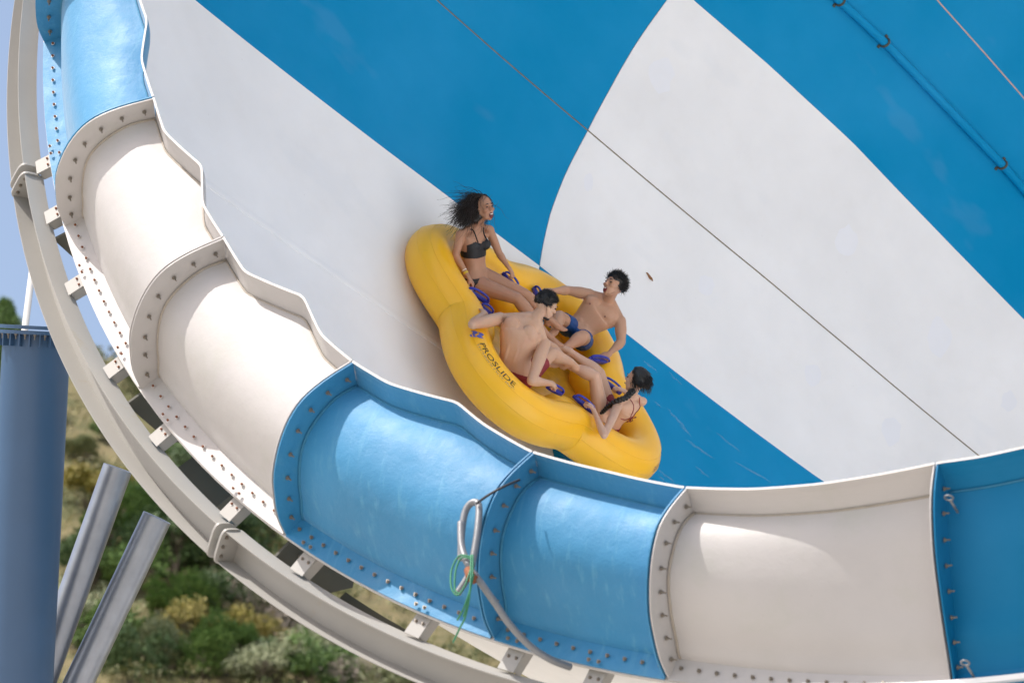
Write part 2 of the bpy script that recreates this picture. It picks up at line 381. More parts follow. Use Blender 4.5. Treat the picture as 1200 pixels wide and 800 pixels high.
for k in range(len(lips)-1):
    a0, a1 = lips[k], lips[k+1]; vis = k <= 7
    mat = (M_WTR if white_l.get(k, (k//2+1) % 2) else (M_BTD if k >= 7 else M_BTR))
    ni = 40 if vis else 14
    def P(i, j):
        th = a0+.002+(a1-a0-.004)*i/(ni-1); r, t = prof(j/24, th, 0); return FP(r, th, t)
    vs, fs = grid_solid(P, ni, 25, .012)
    shell = obj('lip_panel', mesh('lip_panel', vs, fs, mat, True), funnel); shell.data.set_sharp_from_angle(angle=.6)
    # flange along the mouth edge
    def P2(i, j):
        th = a0+.001+(a1-a0-.002)*i/(ni-1); r0, t0 = prof(0, th, 1); r1, t1 = prof(0, th, 0); s = j/4
        return FP(r0+(r1-r0)*s**1.5, th, t0+(t1-t0+.01)*s)
    vs, fs = grid_solid(P2, ni, 5, .014); obj('edge_flange', mesh('edge_flange', vs, fs, mat), shell)
    if vis:
        rt = [FP(prof(0, th, 0)[0]+.006, th, prof(0, th, 0)[1]-.002) for th in np.linspace(a0+.004, a1-.004, 40)]
        obj('sealant_bead', mesh('sealant_bead', *tube(rt, .009, 6), M_BEADW if mat is M_WTR else M_BEADB, True), shell)
    # light cut edge along the top of that flange
    def P4(i, j):
        th = a0+.001+(a1-a0-.002)*i/(ni-1); r0, t0 = prof(0, th, 1); return FP(r0-.017+.02*j, th, t0-.0035)
    vs, fs = grid_solid(P4, ni, 2, -.003); obj('trim_edge', mesh('trim_edge', vs, fs, M_EDGE), shell)
    # outer flange, flat, bolted down
    def P3(i, j):
        th = a0+.002+(a1-a0-.004)*i/(ni-1); r1, t1 = prof(1, th, 0); r2, t2 = prof(1, th, 1)
        return FP(r1-.01+(r2+.02-r1)*j, th, t1+(t2-t1)*j)
    vs, fs = grid_solid(P3, ni, 2, .014); obj('outer_flange', mesh('outer_flange', vs, fs, mat), shell)
    # side flanges (one faces each neighbour)
    for side, th in ((1, a0+.0022), (-1, a1-.0022)):
        m = 24; rv = [prof(j/m, th, 1) for j in range(m+1)]; iv = [prof(j/m, th, 0) for j in range(m+1)]
        def P5(i, j): q = (iv, rv)[i][j]; return FP(q[0], th, q[1]+(.006 if i == 0 else 0))
        vs, fs = grid_solid(P5, 2, m+1, RIBT*(-side)); obj('side_flange', mesh('side_flange', vs, fs, mat), shell)
        if vis and k < 7:
            rt = [FP(q[0], th+side*.0016, q[1]-.004) for q in iv]
            obj('sealant_bead', mesh('sealant_bead', *tube(rt, .011, 6), M_BEADW if mat is M_WTR else M_BEADB, True), shell)
        if vis and side == 1:
            L = [0]; mid = [((a[0]*.5+b[0]*.5), (a[1]*.5+b[1]*.5)) for a, b in zip(rv, iv)]
            for a, b in zip(mid, mid[1:]): L.append(L[-1]+math.dist(a, b))
            n = 8
            for q in range(n):
                d = L[-1]*(q+.45)/n*random.uniform(.99, 1.01); j = max(i for i in range(m) if L[i] <= d); f = (d-L[j])/(L[j+1]-L[j])
                r = mid[j][0]+(mid[j+1][0]-mid[j][0])*f; t = mid[j][1]+(mid[j+1][1]-mid[j][1])*f
                put_bolt(B_RIB, FP(r, th+.0125/r*1.1, t), V((-math.sin(th), math.cos(th), 0)), shell)
    if vis:
        nb = 15 if a1-a0 > .2 else 10
        for q in range(nb):
            th = a0+(a1-a0)*(q+.6)/(nb+.2); r1, t1 = prof(1, th, 0); r2, t2 = prof(1, th, 1); r = (r1+r2)/2-.005
            nn = FP(t2-t1, th, 0)*1.0+V((0, 0, r2-r1)); put_bolt(B_CAP if k <= 3 else B_FL, FP(r, th, (t1+t2)/2-.013), nn, shell)
# pale flange of the wall behind the lip
def P6(i, j):
    th = -PI+2*PI*i/240; r1, t1 = prof(1, ((th+2.99) % (2*PI))-2.99, 0); r2, t2 = prof(1, ((th+2.99) % (2*PI))-2.99, 1)
    return FP(r1-.03+(r2+.05-r1)*j, th, t1+(t2-t1)*j+.018)
vs, fs = grid_solid(P6, 241, 2, .03); obj('mouth_flange', mesh('mouth_flange', vs, fs, M_EDGE), funnel)
# eye bolts on the right hand blue tray
for px, py, t in ((1112, 583, .1), (1131, 776, .75)):
    q = hitF(px, py, t); th = math.atan2(q.y, q.x); c = q
    R_ = [c+V((math.cos(a)*.034*-math.sin(th), math.cos(a)*.034*math.cos(th), math.sin(a)*.034)) for a in np.linspace(0, 2*PI, 17)]
    obj('eye_bolt', mesh('eye_bolt', *cat([tube(R_, .008, 8, False), tube([c-V((0, 0, .034)), c-V((0, 0, .2))], .011, 8)]), M_HOSE, True), funnel)
# ------------------------------------------------------------------ ring beam and its brackets
beam = empty('ring_beam', FMAT, label='curved cream steel beam running round outside the funnel rim', category='steel beam')
BR, BT = 11.45, 1.06
jt = [thF(15, 215, 1.0), thF(250, 655, 1.1)]
jt = [jt[0]-.45]+jt+[jt[1]+.55]
while jt[-1] < jt[0]+2*PI-.7: jt.append(jt[-1]+.55)
jt.append(jt[0]+2*PI)
def Hsec(th, f=1):
    H, W, b, w = .15, .095, .010, .007; hr, ht, wr, wt = .77, .64, .64, -.77
    loc = [(-H, W), (-H+b, W), (-H+b, -W+w*2), (H-b, -W+w*2), (H-b, W), (H, W), (H, -W), (H-b, -W), (H-b, -W-.001), (-H+b, -W-.001), (-H+b, -W), (-H, -W)]
    return [FP(BR+x*hr+y*wr, th, BT+x*ht+y*wt) for x, y in loc]
def rings_open(cs):
    n = len(cs[0]); vs, f = rings(cs, False); L = (len(cs)-1)*n
    for o in (0, L):
        for q in ((0, 1, 10, 11), (4, 5, 6, 7), (2, 3, 8, 9)): f.append(tuple(o+i for i in q))
    return vs, f
for a, b in zip(jt, jt[1:]):
    n = max(12, int((b-a)/.012)); vs, fs = rings_open([Hsec(a+.004+(b-a-.008)*i/n) for i in range(n+1)])
    obj('beam_segment', mesh('beam_segment', vs, fs, M_BEAM), beam)
for a in jt[:-1]:
    for s in (-1, 1):
        th = a+s*.0052; vsl = []
        for ss in (-.0011, .0011):
            ring_ = []
            for q in range(28):
                an = 2*PI*q/28; cx, cy = math.cos(an), math.sin(an); e = .5
                x, y = .17*abs(cx)**e*(1 if cx > 0 else -1), .02+.11*abs(cy)**e*(1 if cy > 0 else -1); ring_.append(FP(BR+x*.77+y*.64, th+ss, BT+x*.64-y*.77))
            vsl.append(ring_)
        pl = obj('end_plate', mesh('end_plate', *rings(vsl), M_BEAM), beam)
        for x, y in ((-.09, .07), (0, .08), (.09, .07)):
            rr, tt = BR+x*.77+y*.64, BT+x*.64-y*.77
            put_bolt(B_FL, FP(rr, th+s*.0011, tt), V((-math.sin(th), math.cos(th), 0))*s, pl)
for px, py in ((64, 190), (67, 252), (91, 335), (137, 432), (190, 512), (273, 600), (363, 657), (498, 727), (607, 766), (700, 795)):
    th = thF(px, py, .99); w = .085/11.2
    br = obj('tie_bracket', mesh('tie_bracket', *grid_solid(lambda i, j: FP(11.0+.30*j, th+(i*2-1)*w, .95+.02*j), 2, 2, -.012), M_BEAM), beam)
    obj('bracket_web', mesh('bracket_web', *box(FP(11.16, th+w-.001, 1.02), FP(.12, th, 0), V((-math.sin(th), math.cos(th), 0))*.006, (0, 0, .05)), M_BEAM), br)
    for s in (-.5, .5):
        for rr in (11.05,):
            put_bolt(B_CAP if px < 300 else B_FL, FP(rr+.12, th+s*w, .953), V((0, 0, 1)), br)
    # paired bolts through the tray flange over the bracket
    for s in (-.6, .6):
        put_bolt(B_CAP if px < 300 else B_FL, FP(11.075, th+s*w, .832), V((0, 0, 1)), funnel)
# gusset plates and the darker back ring behind
for px, py in ((75, 300), (165, 490), (352, 655)):
    th = thF(px, py, 1.3)
    pts = [(11.3, 1.05), (11.2, 1.75), (10.9, 2.0), (10.8, 1.9), (10.9, 1.3), (11.05, 1.05)]
    g0 = [FP(r, th-.0012, t) for r, t in pts]; g1 = [FP(r, th+.0012, t) for r, t in pts]
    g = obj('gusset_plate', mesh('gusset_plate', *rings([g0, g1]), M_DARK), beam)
    put_bolt(B_FL, FP(11.1, th+.0013, 1.25), V((-math.sin(th), math.cos(th), 0)), g)
def bsec(th): return [FP(r, th, t) for r, t in ((11.02, 1.75), (11.3, 1.75), (11.3, 1.95), (11.02, 1.95))]
for (xa, ya), (xb, yb) in (((190, 532), (236, 578)), ((385, 680), (480, 722))):
    ta, tb = thF(xa, ya, 1.5), thF(xb, yb, 1.5)
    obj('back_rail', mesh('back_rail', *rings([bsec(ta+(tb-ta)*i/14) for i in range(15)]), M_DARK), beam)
# ------------------------------------------------------------------ conduit and cord hung on the rim
def hf(px, py, t): return FMAT @ hitF(px, py, t)
hose = empty('conduit', Matrix.Translation(hf(545, 690, -.15)), label='looped grey flexible conduit hanging over the bolted seam of the blue trays', category='conduit')
HI = hose.matrix_world.inverted()
hp = [(540, 655, -.1), (541, 625, -.12), (545, 600, -.14), (553, 589, -.15), (561, 592, -.15), (560, 618, -.15), (556, 645, -.14), (550, 672, -.13), (536, 695, -.12)]
obj('conduit_loop', mesh('conduit_loop', *tube([HI @ p for p in spline([hf(*p) for p in hp])], .030, 12), M_HOSE, True), hose)
hp = [(540, 612, -.2), (541, 640, -.2), (549, 662, -.2), (563, 682, -.15), (580, 706, -.02), (598, 732, .15), (622, 757, .4), (645, 772, .6), (668, 781, .8)]
obj('conduit_tail', mesh('conduit_tail', *tube([HI @ p for p in spline([hf(*p) for p in hp])], .030, 12), M_HOSE, True), hose)
obj('ferrule', mesh('ferrule', *tube([HI @ hf(549, 667, -.2), HI @ hf(552, 676, -.2), HI @ hf(556, 679, -.2)], [.04, .045, .04], 10), M_RUST, True), hose)
cord = empty('green_cord', Matrix.Translation(hf(548, 660, -.24)), label='thin green cord knotted round the grey conduit', category='cord'); GI = cord.matrix_world.inverted()
for q, P_ in enumerate([[(552, 652, -.25), (538, 651, -.26), (529, 668, -.26), (529, 688, -.26), (536, 697, -.25), (545, 685, -.25), (551, 668, -.25)],
          [(553, 655, -.25), (541, 653, -.27), (534, 668, -.27), (533, 690, -.26), (538, 695, -.25)],
          [(554, 650, -.25), (553, 680, -.26), (545, 708, -.2), (536, 726, 0)],
          [(552, 650, -.26), (551, 690, -.26), (546, 720, -.1), (539, 735, .1), (531, 752, .3)],
          [(555, 672, -.25), (548, 705, -.2), (543, 722, -.1)]]):
    obj('strand', mesh('strand', *tube([GI @ p for p in spline([hf(*p) for p in P_], 6)], .008, 6), M_GREEN, True), cord)
bc = empty('black_cable', Matrix.Translation(hf(585, 575, -.2)), label='short black cable stretched from the conduit loop to the tray rib', category='cable'); BI = bc.matrix_world.inverted()
obj('cable_run', mesh('cable_run', *tube([BI @ p for p in spline([hf(x, y, t) for x, y, t in ((558, 590, -.2), (572, 580, -.22), (590, 570, -.2), (609, 562, -.1))], 6)], .011, 6), M_BLACK, True), bc)
fl = hf(760, 324, 0); q0 = FMAT.inverted()
# leaf-like scrap caught on the far white wall
def wallpt(px, py, lift=0):
    d = DW(pray(px, py)); best = None; prev = None
    for k in np.linspace(44, 72, 1400):
        q = FINV @ (CAMLOC+d*k); f = math.hypot(q.x, q.y)-(mer(-q.z)-lift)
        if prev is not None and prev < 0 <= f: best = k
        prev = f
    return CAMLOC+d*best if best else None
lp = wallpt(760, 324, .01)
lc = empty('dry_leaf', Matrix.Translation(lp), label='small brown leaf stuck to the white wall behind the man with arms spread', category='leaf')
lv = [DW(V(p)) for p in ((-.05, .05, 0), (-.01, .045, .02), (.045, -.02, .02), (.05, -.055, 0), (.0, -.02, .0), (-.045, .01, 0.0))]
obj('leaf_blade', mesh('leaf_blade', *rings([lv, [v-DW(V((0, 0, .006))) for v in lv]]), plain('dry leaf', (.3, .14, .06), .8)), lc)
# ------------------------------------------------------------------ raft frame
RN = V((.67, .655, .35)).normalized(); RX = (V((.69, -.72, 0))-RN*V((.69, -.72, 0)).dot(RN)).normalized(); RY = RN.cross(RX)
d = pray(625, 415); kk = None
for k in np.linspace(44, 60, 3200):
    q = FINV @ CW(d*k); t = -q.z; g = (mer(t)-math.hypot(q.x, q.y))*.94
    if g < .42: kk = k; break
RC = d*kk
RMAT = Matrix.Translation(CW(RC)) @ (RM @ Matrix((RX, RY, RN)).transposed()).to_4x4(); RINV = RMAT.inverted()
q = FINV @ CW(RC); th_ = math.atan2(q.y, q.x); wn = (RM.transposed() @ (FMAT.to_3x3() @ V((-math.cos(th_), -math.sin(th_), .35)).normalized()))
print('raft depth', kk, 'wall n', wn, 'raft n', RN, 'px/m', FPX/kk)
def J(px, py, Y):                        # sight line meets the plane local Y -> raft-local point
    d = pray(px, py); k = (RC+RY*Y).dot(RY)/d.dot(RY); q = d*k-RC; return V((q.dot(RX), q.dot(RY), q.dot(RN)))
def K(px, py, Z):
    d = pray(px, py); k = (RC+RN*Z).dot(RN)/d.dot(RN); q = d*k-RC; return V((q.dot(RX), q.dot(RY), q.dot(RN)))
raft = empty('raft', RMAT, label='yellow four lobed inflatable raft with blue handles sliding on the funnel wall', category='raft')
TR = .252
def cr_(ph): return 1.17+.44*(.5+.5*math.cos(4*ph))**.85
def cpt(ph): r = cr_(ph); return V((r*math.cos(ph)*.945, r*math.sin(ph)*.96, 0))
def tubept(ph, psi, lift=0):
    c = cpt(ph); t = (cpt(ph+.01)-cpt(ph-.01)).normalized(); o = V((t.y, -t.x, 0)); R_ = TR+lift
    return c+o*(math.cos(psi)*R_)+V((0, 0, math.sin(psi)*R_))
NT, NP = 240, 40
vs = [tubept(2*PI*i/NT, 2*PI*j/NP) for i in range(NT) for j in range(NP)]
fs = [(i*NP+j, ((i+1) % NT)*NP+j, ((i+1) % NT)*NP+(j+1) % NP, i*NP+(j+1) % NP) for i in range(NT) for j in range(NP)]
vs_t, fs_t = vs, fs
obj('tube', mesh('tube', vs, fs, M_YEL, True), raft)
for psi in (math.radians(18), math.radians(52)):
    obj('welded_seam', mesh('welded_seam', *(lambda A: ([p for r in A for p in r], [(i*3+j, ((i+1) % NT)*3+j, ((i+1) % NT)*3+j+1, i*3+j+1) for i in range(NT) for j in range(2)]))(
        [[tubept(2*PI*i/NT, psi-.03, .0005), tubept(2*PI*i/NT, psi, .006), tubept(2*PI*i/NT, psi+.03, .0005)] for i in range(NT)]), M_YEL, True), raft)
# floor
fv = [V((0, 0, -.13))]; ff = []
for i in range(96):
    for q in (.35, .65, .97): p = cpt(2*PI*i/96)*q; fv.append(V((p.x, p.y, -.13+.012*math.sin(9*p.x)*math.sin(8*p.y))))
for i in range(96):
    a, b = 1+i*3, 1+((i+1) % 96)*3; ff += [(0, a, b), (a, a+1, b+1, b), (a+1, a+2, b+2, b+1)]
obj('floor', mesh('floor', fv, ff, M_YELF, True), raft)
# inner cushion ring between the lobes
for k in range(4):
    a = PI/4+k*PI/2; c = V((math.cos(a), math.sin(a), 0)); tt = V((-c.y, c.x, 0))
    obj('inner_bolster', mesh('inner_bolster', *ell(c*.93+V((0, 0, -.02)), c*.26, tt*.30, V((0, 0, .2)), 22, 12), M_YEL, True), raft)
# handles: base patch, arch with finger gap
def handle(p, q, h=.052):
    p, q = V(p), V(q); m = (p+q)/2; d = (q-p).normalized(); L = (q-p).length/2; z = V((0, 0, 1)); s = d.cross(z).normalized()
    arch = [m+d*(L*.86*math.cos(a))+z*(h*math.sin(a)**.6 if 0 < a < PI else 0) for a in np.linspace(PI, 0, 15)]
    cs = []
    for i, c in enumerate(arch):
        t = (arch[min(i+1, 14)]-arch[max(i-1, 0)]).normalized(); nrm = s.cross(t)
        cs.append([c+s*(.019*math.cos(b))+nrm*(.011*math.sin(b)) for b in [2*PI*x/10 for x in range(10)]])
    base = []
    for zz, sc in ((-.03, 1.0), (.004, 1.0), (.010, .9)):
        base.append([m+d*(L*1.05*sc*math.cos(b))+s*(.030*sc*math.sin(b))+z*zz for b in [2*PI*x/20 for x in range(20)]])
    return cat([rings(cs), rings(base)])
HND = [(547, 338, 573, 354, .235), (590, 319, 607, 338, .24), (626, 336, 633, 352, .2), (563, 357, 577, 368, .2), (642, 452, 660, 461, .22), (673, 463, 697, 483, .24), (691, 419, 714, 424, .22), (706, 443, 728, 460, .23)]
for a, b, c, d_, z in HND:
    obj('handle', mesh('handle', *handle(K(a, b, z), K(c, d_, z)), M_HAND, True), raft)
# lettering laid on the tube
def lettering(s, ph0, ph1, psi, size, mat, name, squash=1.0):
    cu = bpy.data.curves.new(name, 'FONT'); cu.body = s; cu.size = 1; cu.resolution_u = 3
    o = bpy.data.objects.new(name, cu); link(o); bpy.context.view_layer.update()
    me = bpy.data.meshes.new_from_object(o.evaluated_get(bpy.context.evaluated_depsgraph_get())); bpy.data.objects.remove(o)
    bm = bmesh.new(); bm.from_mesh(me); bmesh.ops.subdivide_edges(bm, edges=bm.edges, cuts=1); 
    xs = [v.co.x for v in bm.verts]; x0, x1 = min(xs), max(xs)
    for v in bm.verts:
        ph = ph0+(ph1-ph0)*(v.co.x-x0)/(x1-x0); v.co = tubept(ph, psi+v.co.y*size/TR, .0035)
    bm.to_mesh(me); bm.free(); me.materials.clear(); me.materials.append(mat)
    return obj(name, me, raft)
D2 = math.radians
LPS = D2(60)
lettering('PROSLIDE', D2(254.5), D2(273), LPS, .088, M_INK, 'lettering')
lettering('TECHNOLOGY INC.', D2(254.5), D2(274), LPS-D2(8), .036, M_INKG, 'lettering')
def patch(ph0, ph1, ps0, ps1, mat, name, wave=0):
    n = 10; vs = [tubept(ph0+(ph1-ph0)*i/n, (ps0 if j == 0 else ps1)+wave*math.sin(2*PI*i/n), .0035) for i in range(n+1) for j in (0, 1)]
    return obj(name, mesh(name, vs, [(2*i, 2*i+2, 2*i+3, 2*i+1) for i in range(n)], mat), raft)
patch(D2(249), D2(252), LPS+D2(6), LPS+D2(19), M_INKB, 'logo_mark', .09)
patch(D2(248.5), D2(251.5), LPS-D2(9), LPS+D2(3), M_INKB, 'logo_mark', .09)
lettering('PROSLIDE', D2(14), D2(-4), D2(34), -.085, M_INKG, 'lettering')
patch(D2(17), D2(19), D2(30), D2(38), M_INKB, 'logo_mark', .06)
TUBE_T = bvhtree.BVHTree.FromPolygons(vs_t, fs_t)
def JF(px, py, gap, y=-1.0):                     # rests on the tube: gap metres in front of its surface along the sight line
    o = RINV @ CAMLOC; d = (RINV.to_3x3() @ DW(pray(px, py))).normalized(); h = TUBE_T.ray_cast(o, d); q = J(px, py, y)
    if h[0] is None or (q-h[0]).dot(d) < -gap or (q-h[0]).dot(d) > 1.0: return q
    return h[0]-d*gap
# ------------------------------------------------------------------ people
def capsule(a, b, ra, rb, bulge=0, bp=.35, n=14, flat=None):
    a, b = V(a), V(b); m = 9; pts, rad = [], []
    d = (b-a); L = d.length; d = d.normalized()
    for i in range(4):
        s = PI/2*(1-i/3); pts.append(a-d*ra*math.sin(s)*.98); rad.append(max(ra*math.cos(s), .001))
    for i in range(1, m):
        s = i/m; pts.append(a+(b-a)*s); rad.append(ra+(rb-ra)*s+bulge*math.exp(-((s-bp)/.24)**2))
    for i in range(4):
        s = PI/2*i/3; pts.append(b+d*rb*math.sin(s)*.98); rad.append(max(rb*math.cos(s), .001))
    return tube(pts, rad, n)
def fr(f, up):
    f = V(f).normalized(); up = V(up); up = (up-f*up.dot(f)).normalized(); return f, up, f.cross(up).normalized()*-1
def to_raft_dir(v): return RMAT.to_3x3().inverted() @ DW(V(v))
HK = 1.16
def build_hand(w, tip, palm_n, thumb_side, k=1.0, curl=1.0):
    """w wrist, tip = where knuckles point, palm_n = direction the palm faces (fingers curl that way)"""
    w, tip = V(w), V(tip); d = (tip-w).normalized(); pn = V(palm_n); pn = (pn-d*pn.dot(d)).normalized(); s = d.cross(pn).normalized()*thumb_side
    P = [ell(w+d*.048*k, d*.052*k, s*.040*k, pn*.016*k), ell(w+d*.02*k+s*.018*k, d*.04*k, s*.02*k, pn*.018*k)]
    for i, L in enumerate((.036, .042, .039, .030)):
        b = w+d*(.092-abs(i-1)*.004)*k+s*(.027-.018*i)*k
        a1 = (.55+.1*i)*curl; p1 = b+(d*math.cos(a1)+pn*math.sin(a1))*L*k
        a2 = a1+1.15*curl; p2 = p1+(d*math.cos(a2)+pn*math.sin(a2))*L*.7*k
        a3 = a2+.9*curl; p3 = p2+(d*math.cos(a3)+pn*math.sin(a3))*L*.5*k
        P += [capsule(b-d*.012*k, p1, .0098*k, .0088*k, n=8), capsule(p1, p2, .0088*k, .008*k, n=8), capsule(p2, p3, .008*k, .0068*k, n=8)]
    b = w+d*.025*k+s*.03*k; p1 = b+(d*.7+s*.6+pn*.35).normalized()*.038*k; p2 = p1+(d*.75+pn*.65).normalized()*.03*k
    P += [capsule(b, p1, .0125*k, .0105*k, n=8), capsule(p1, p2, .0105*k, .0085*k, n=8)]
    return P
def build_foot(ank, toe, up, k=1.0):
    a, t = V(ank), V(toe); d = (t-a).normalized(); u = V(up); u = (u-d*u.dot(d)).normalized(); s = d.cross(u)
    L = .235*k; P = [ell(a-u*.035*k-d*.01, d*.048*k, s*.034*k, u*.045*k), capsule(a+u*.0, a+d*L*.55-u*.045*k, .042*k, .03*k), ell(a+d*L*.5-u*.05*k, d*.085*k, s*.043*k, u*.026*k)]
    for i in range(5):
        b = a+d*(L*.66-.006*abs(i-1))*k-u*.055*k+s*(-.034+.0165*i)*k; r = (.0135, .0095, .009, .0085, .008)[i]*k
        P.append(capsule(b, b+d*(.048-.005*i)*k-u*.004, r*1.1, r, n=8))
    return P
def build_head(c, f, up, sex, mouth):
    f, u, s = fr(f, up); s = u.cross(f); f, u, s = f*HK, u*HK, s*HK
    P = [ell(c-f*.012+u*.025, f*.096, s*.076, u*.095, 20, 14), ell(c+f*.03-u*.045, f*.06, s*.056, u*.062, 16, 10),
         capsule(c+f*.058-u*.095, c+f*.045-u*.09, .023, .025), ell(c+f*.072+u*.025, f*.024, s*.048, u*.014), # chin, brow
         capsule(c+f*.082+u*.022, c+f*.104-u*.018, .009, .013), ell(c+f*.092-u*.022, f*.015, s*.018, u*.009),
         ell(c+f*.062-u*.018+s*.040, f*.026, s*.022, u*.020), ell(c+f*.062-u*.018-s*.040, f*.026, s*.022, u*.020)]
    for q in (-1, 1):
        P.append(ell(c-f*.005-u*.008+s*q*.076, f*.018, s*.009, u*.031)); P.append(capsule(c-f*.0-u*.03+s*q*.060, c+f*.05-u*.085+s*q*.025, .018, .02))
    if mouth < .5: P.append(ell(c+f*.088-u*.055, f*.012, s*.024, u*.010))
    else: P += [capsule(c+f*.082-u*.05-s*.02, c+f*.082-u*.05+s*.02, .009, .009), capsule(c+f*.07-u*.092-s*.016, c+f*.07-u*.092+s*.016, .010, .010)]
    return P, (f/HK, u/HK, s/HK)
def remesh(parts, name, mat, vox=.0065, it=5):
    vs, fs = cat(parts); me = mesh(name, vs, fs)
    bm = bmesh.new(); bm.from_mesh(me); bmesh.ops.recalc_face_normals(bm, faces=bm.faces); bm.to_mesh(me); bm.free()
    o = bpy.data.objects.new(name, me); link(o); m = o.modifiers.new('r', 'REMESH'); m.mode = 'VOXEL'; m.voxel_size = vox; m.use_smooth_shade = True
    if it: m = o.modifiers.new('s', 'SMOOTH'); m.factor = .5; m.iterations = it
    bpy.context.view_layer.update(); r = bpy.data.meshes.new_from_object(o.evaluated_get(bpy.context.evaluated_depsgraph_get()))
    bpy.data.objects.remove(o); r.name = name; r.materials.clear(); r.materials.append(mat); return r
def arr(me):
    a = np.empty(len(me.vertices)*3); me.vertices.foreach_get('co', a); n = np.empty(len(me.vertices)*3); me.vertices.foreach_get('normal', n); return a.reshape(-1, 3), n.reshape(-1, 3)
def cloth(me, mask, off, name, mat, parent, smooth_m=0):
    co, no = arr(me); keep = [p.vertices[:] for p in me.polygons if all(mask[i] for i in p.vertices)]
    idx = {}; vs = []; fs = []
    for f in keep:
        q = []
        for i in f:
            if i not in idx: idx[i] = len(vs); vs.append(co[i]+no[i]*off)
            q.append(idx[i])
        fs.append(tuple(q))
    if not fs: return None
    n = len(vs); inner = [vs[v]-no[k]*off*.8 for k, v in sorted(idx.items(), key=lambda x: x[1])]
    from collections import Counter
    ec = Counter(); ed = {}
    for f in fs:
        for a, b in zip(f, f[1:]+f[:1]): ec[frozenset((a, b))] += 1; ed[frozenset((a, b))] = (a, b)
    rim = [(ed[e][1], ed[e][0], ed[e][0]+n, ed[e][1]+n) for e, c in ec.items() if c == 1]
    return obj(name, mesh(name, list(vs)+inner, fs+rim, mat, True), parent)
class Spine:
    def __init__(s, pts, latL, front):
        s.p = [V(p) for p in pts]; s.lat = V(latL).normalized(); s.fr = V(front)
def seg_param(co, a, b):
    a, b = np.array(a), np.array(b); d = b-a; t = ((co-a)@d)/(d@d); q = a+np.clip(t, 0, 1)[:, None]*d; return t, np.linalg.norm(co-q, axis=1)
def scalp_hair(c, fr_, n, L, spread, flow, r0, cover, curl=0, seed=1, base=1.0, cap=True, lift=.3):
    """cap plus many tapered strands; c head centre, flow = bulk direction in which strands trail"""
    rnd = random.Random(seed); f, u, s = fr_; P = []; base *= HK
    if cap:
        n_, m_ = 26, 18; vs, fs = ell((0, 0, 0), f*.105*base, s*.086*base, u*.103*base, n_, m_)
        out = []; hc = c-f*.014+u*.029
        for v in vs:
            d = v.normalized(); w = noise.noise(v*38+V((seed, 0, 0)))*.010+noise.noise(v*90)*.005
            front = d.dot(f); low = d.dot(u)
            k = 1.0 if cover(front, low, abs(d.dot(s))) else .80
            out.append(hc+v*k*(1+w*6))
        P.append((out, fs))
    tries = 0; cnt = 0
    while cnt < n and tries < n*30:
        tries += 1; d = V((rnd.gauss(0, 1), rnd.gauss(0, 1), rnd.gauss(0, 1))).normalized()
        fr0, lo, si = d.dot(f), d.dot(u), abs(d.dot(s))
        if not cover(fr0, lo, si): continue
        cnt += 1; p = c-f*.014+u*.029+f*(d.dot(f)*.1*base)+s*(d.dot(s)*.082*base)+u*(d.dot(u)*.1*base)
        l = L*rnd.uniform(.6, 1.15); k = 7 if L > .1 else 4; pts = [p]; fl = V(flow)+V((rnd.gauss(0, spread), rnd.gauss(0, spread), rnd.gauss(0, spread)))
        ph = rnd.uniform(0, 6); dirv = d*lift+fl*.5
        for i in range(1, k+1):
            dirv = (dirv*.6+fl*.4); dirv = dirv.normalized()
            st = dirv*(l/k); o = dirv.orthogonal().normalized(); o2 = dirv.cross(o)
            pts.append(pts[-1]+st+(o*math.cos(ph+i*1.5)+o2*math.sin(ph+i*1.5))*curl)
            for _ in range(2):
                q = pts[-1]-(c-f*.014+u*.029); e = math.sqrt((q.dot(f)/.102)**2+(q.dot(s)/.084)**2+(q.dot(u)/.1)**2)/HK
                if e < 1.0 and q.length > 1e-4: pts[-1] = (c-f*.014+u*.029)+q/e*1.02
        P.append(tube(pts, [r0*(1-.8*i/k) for i in range(k+1)], 3))
    return cat(P)
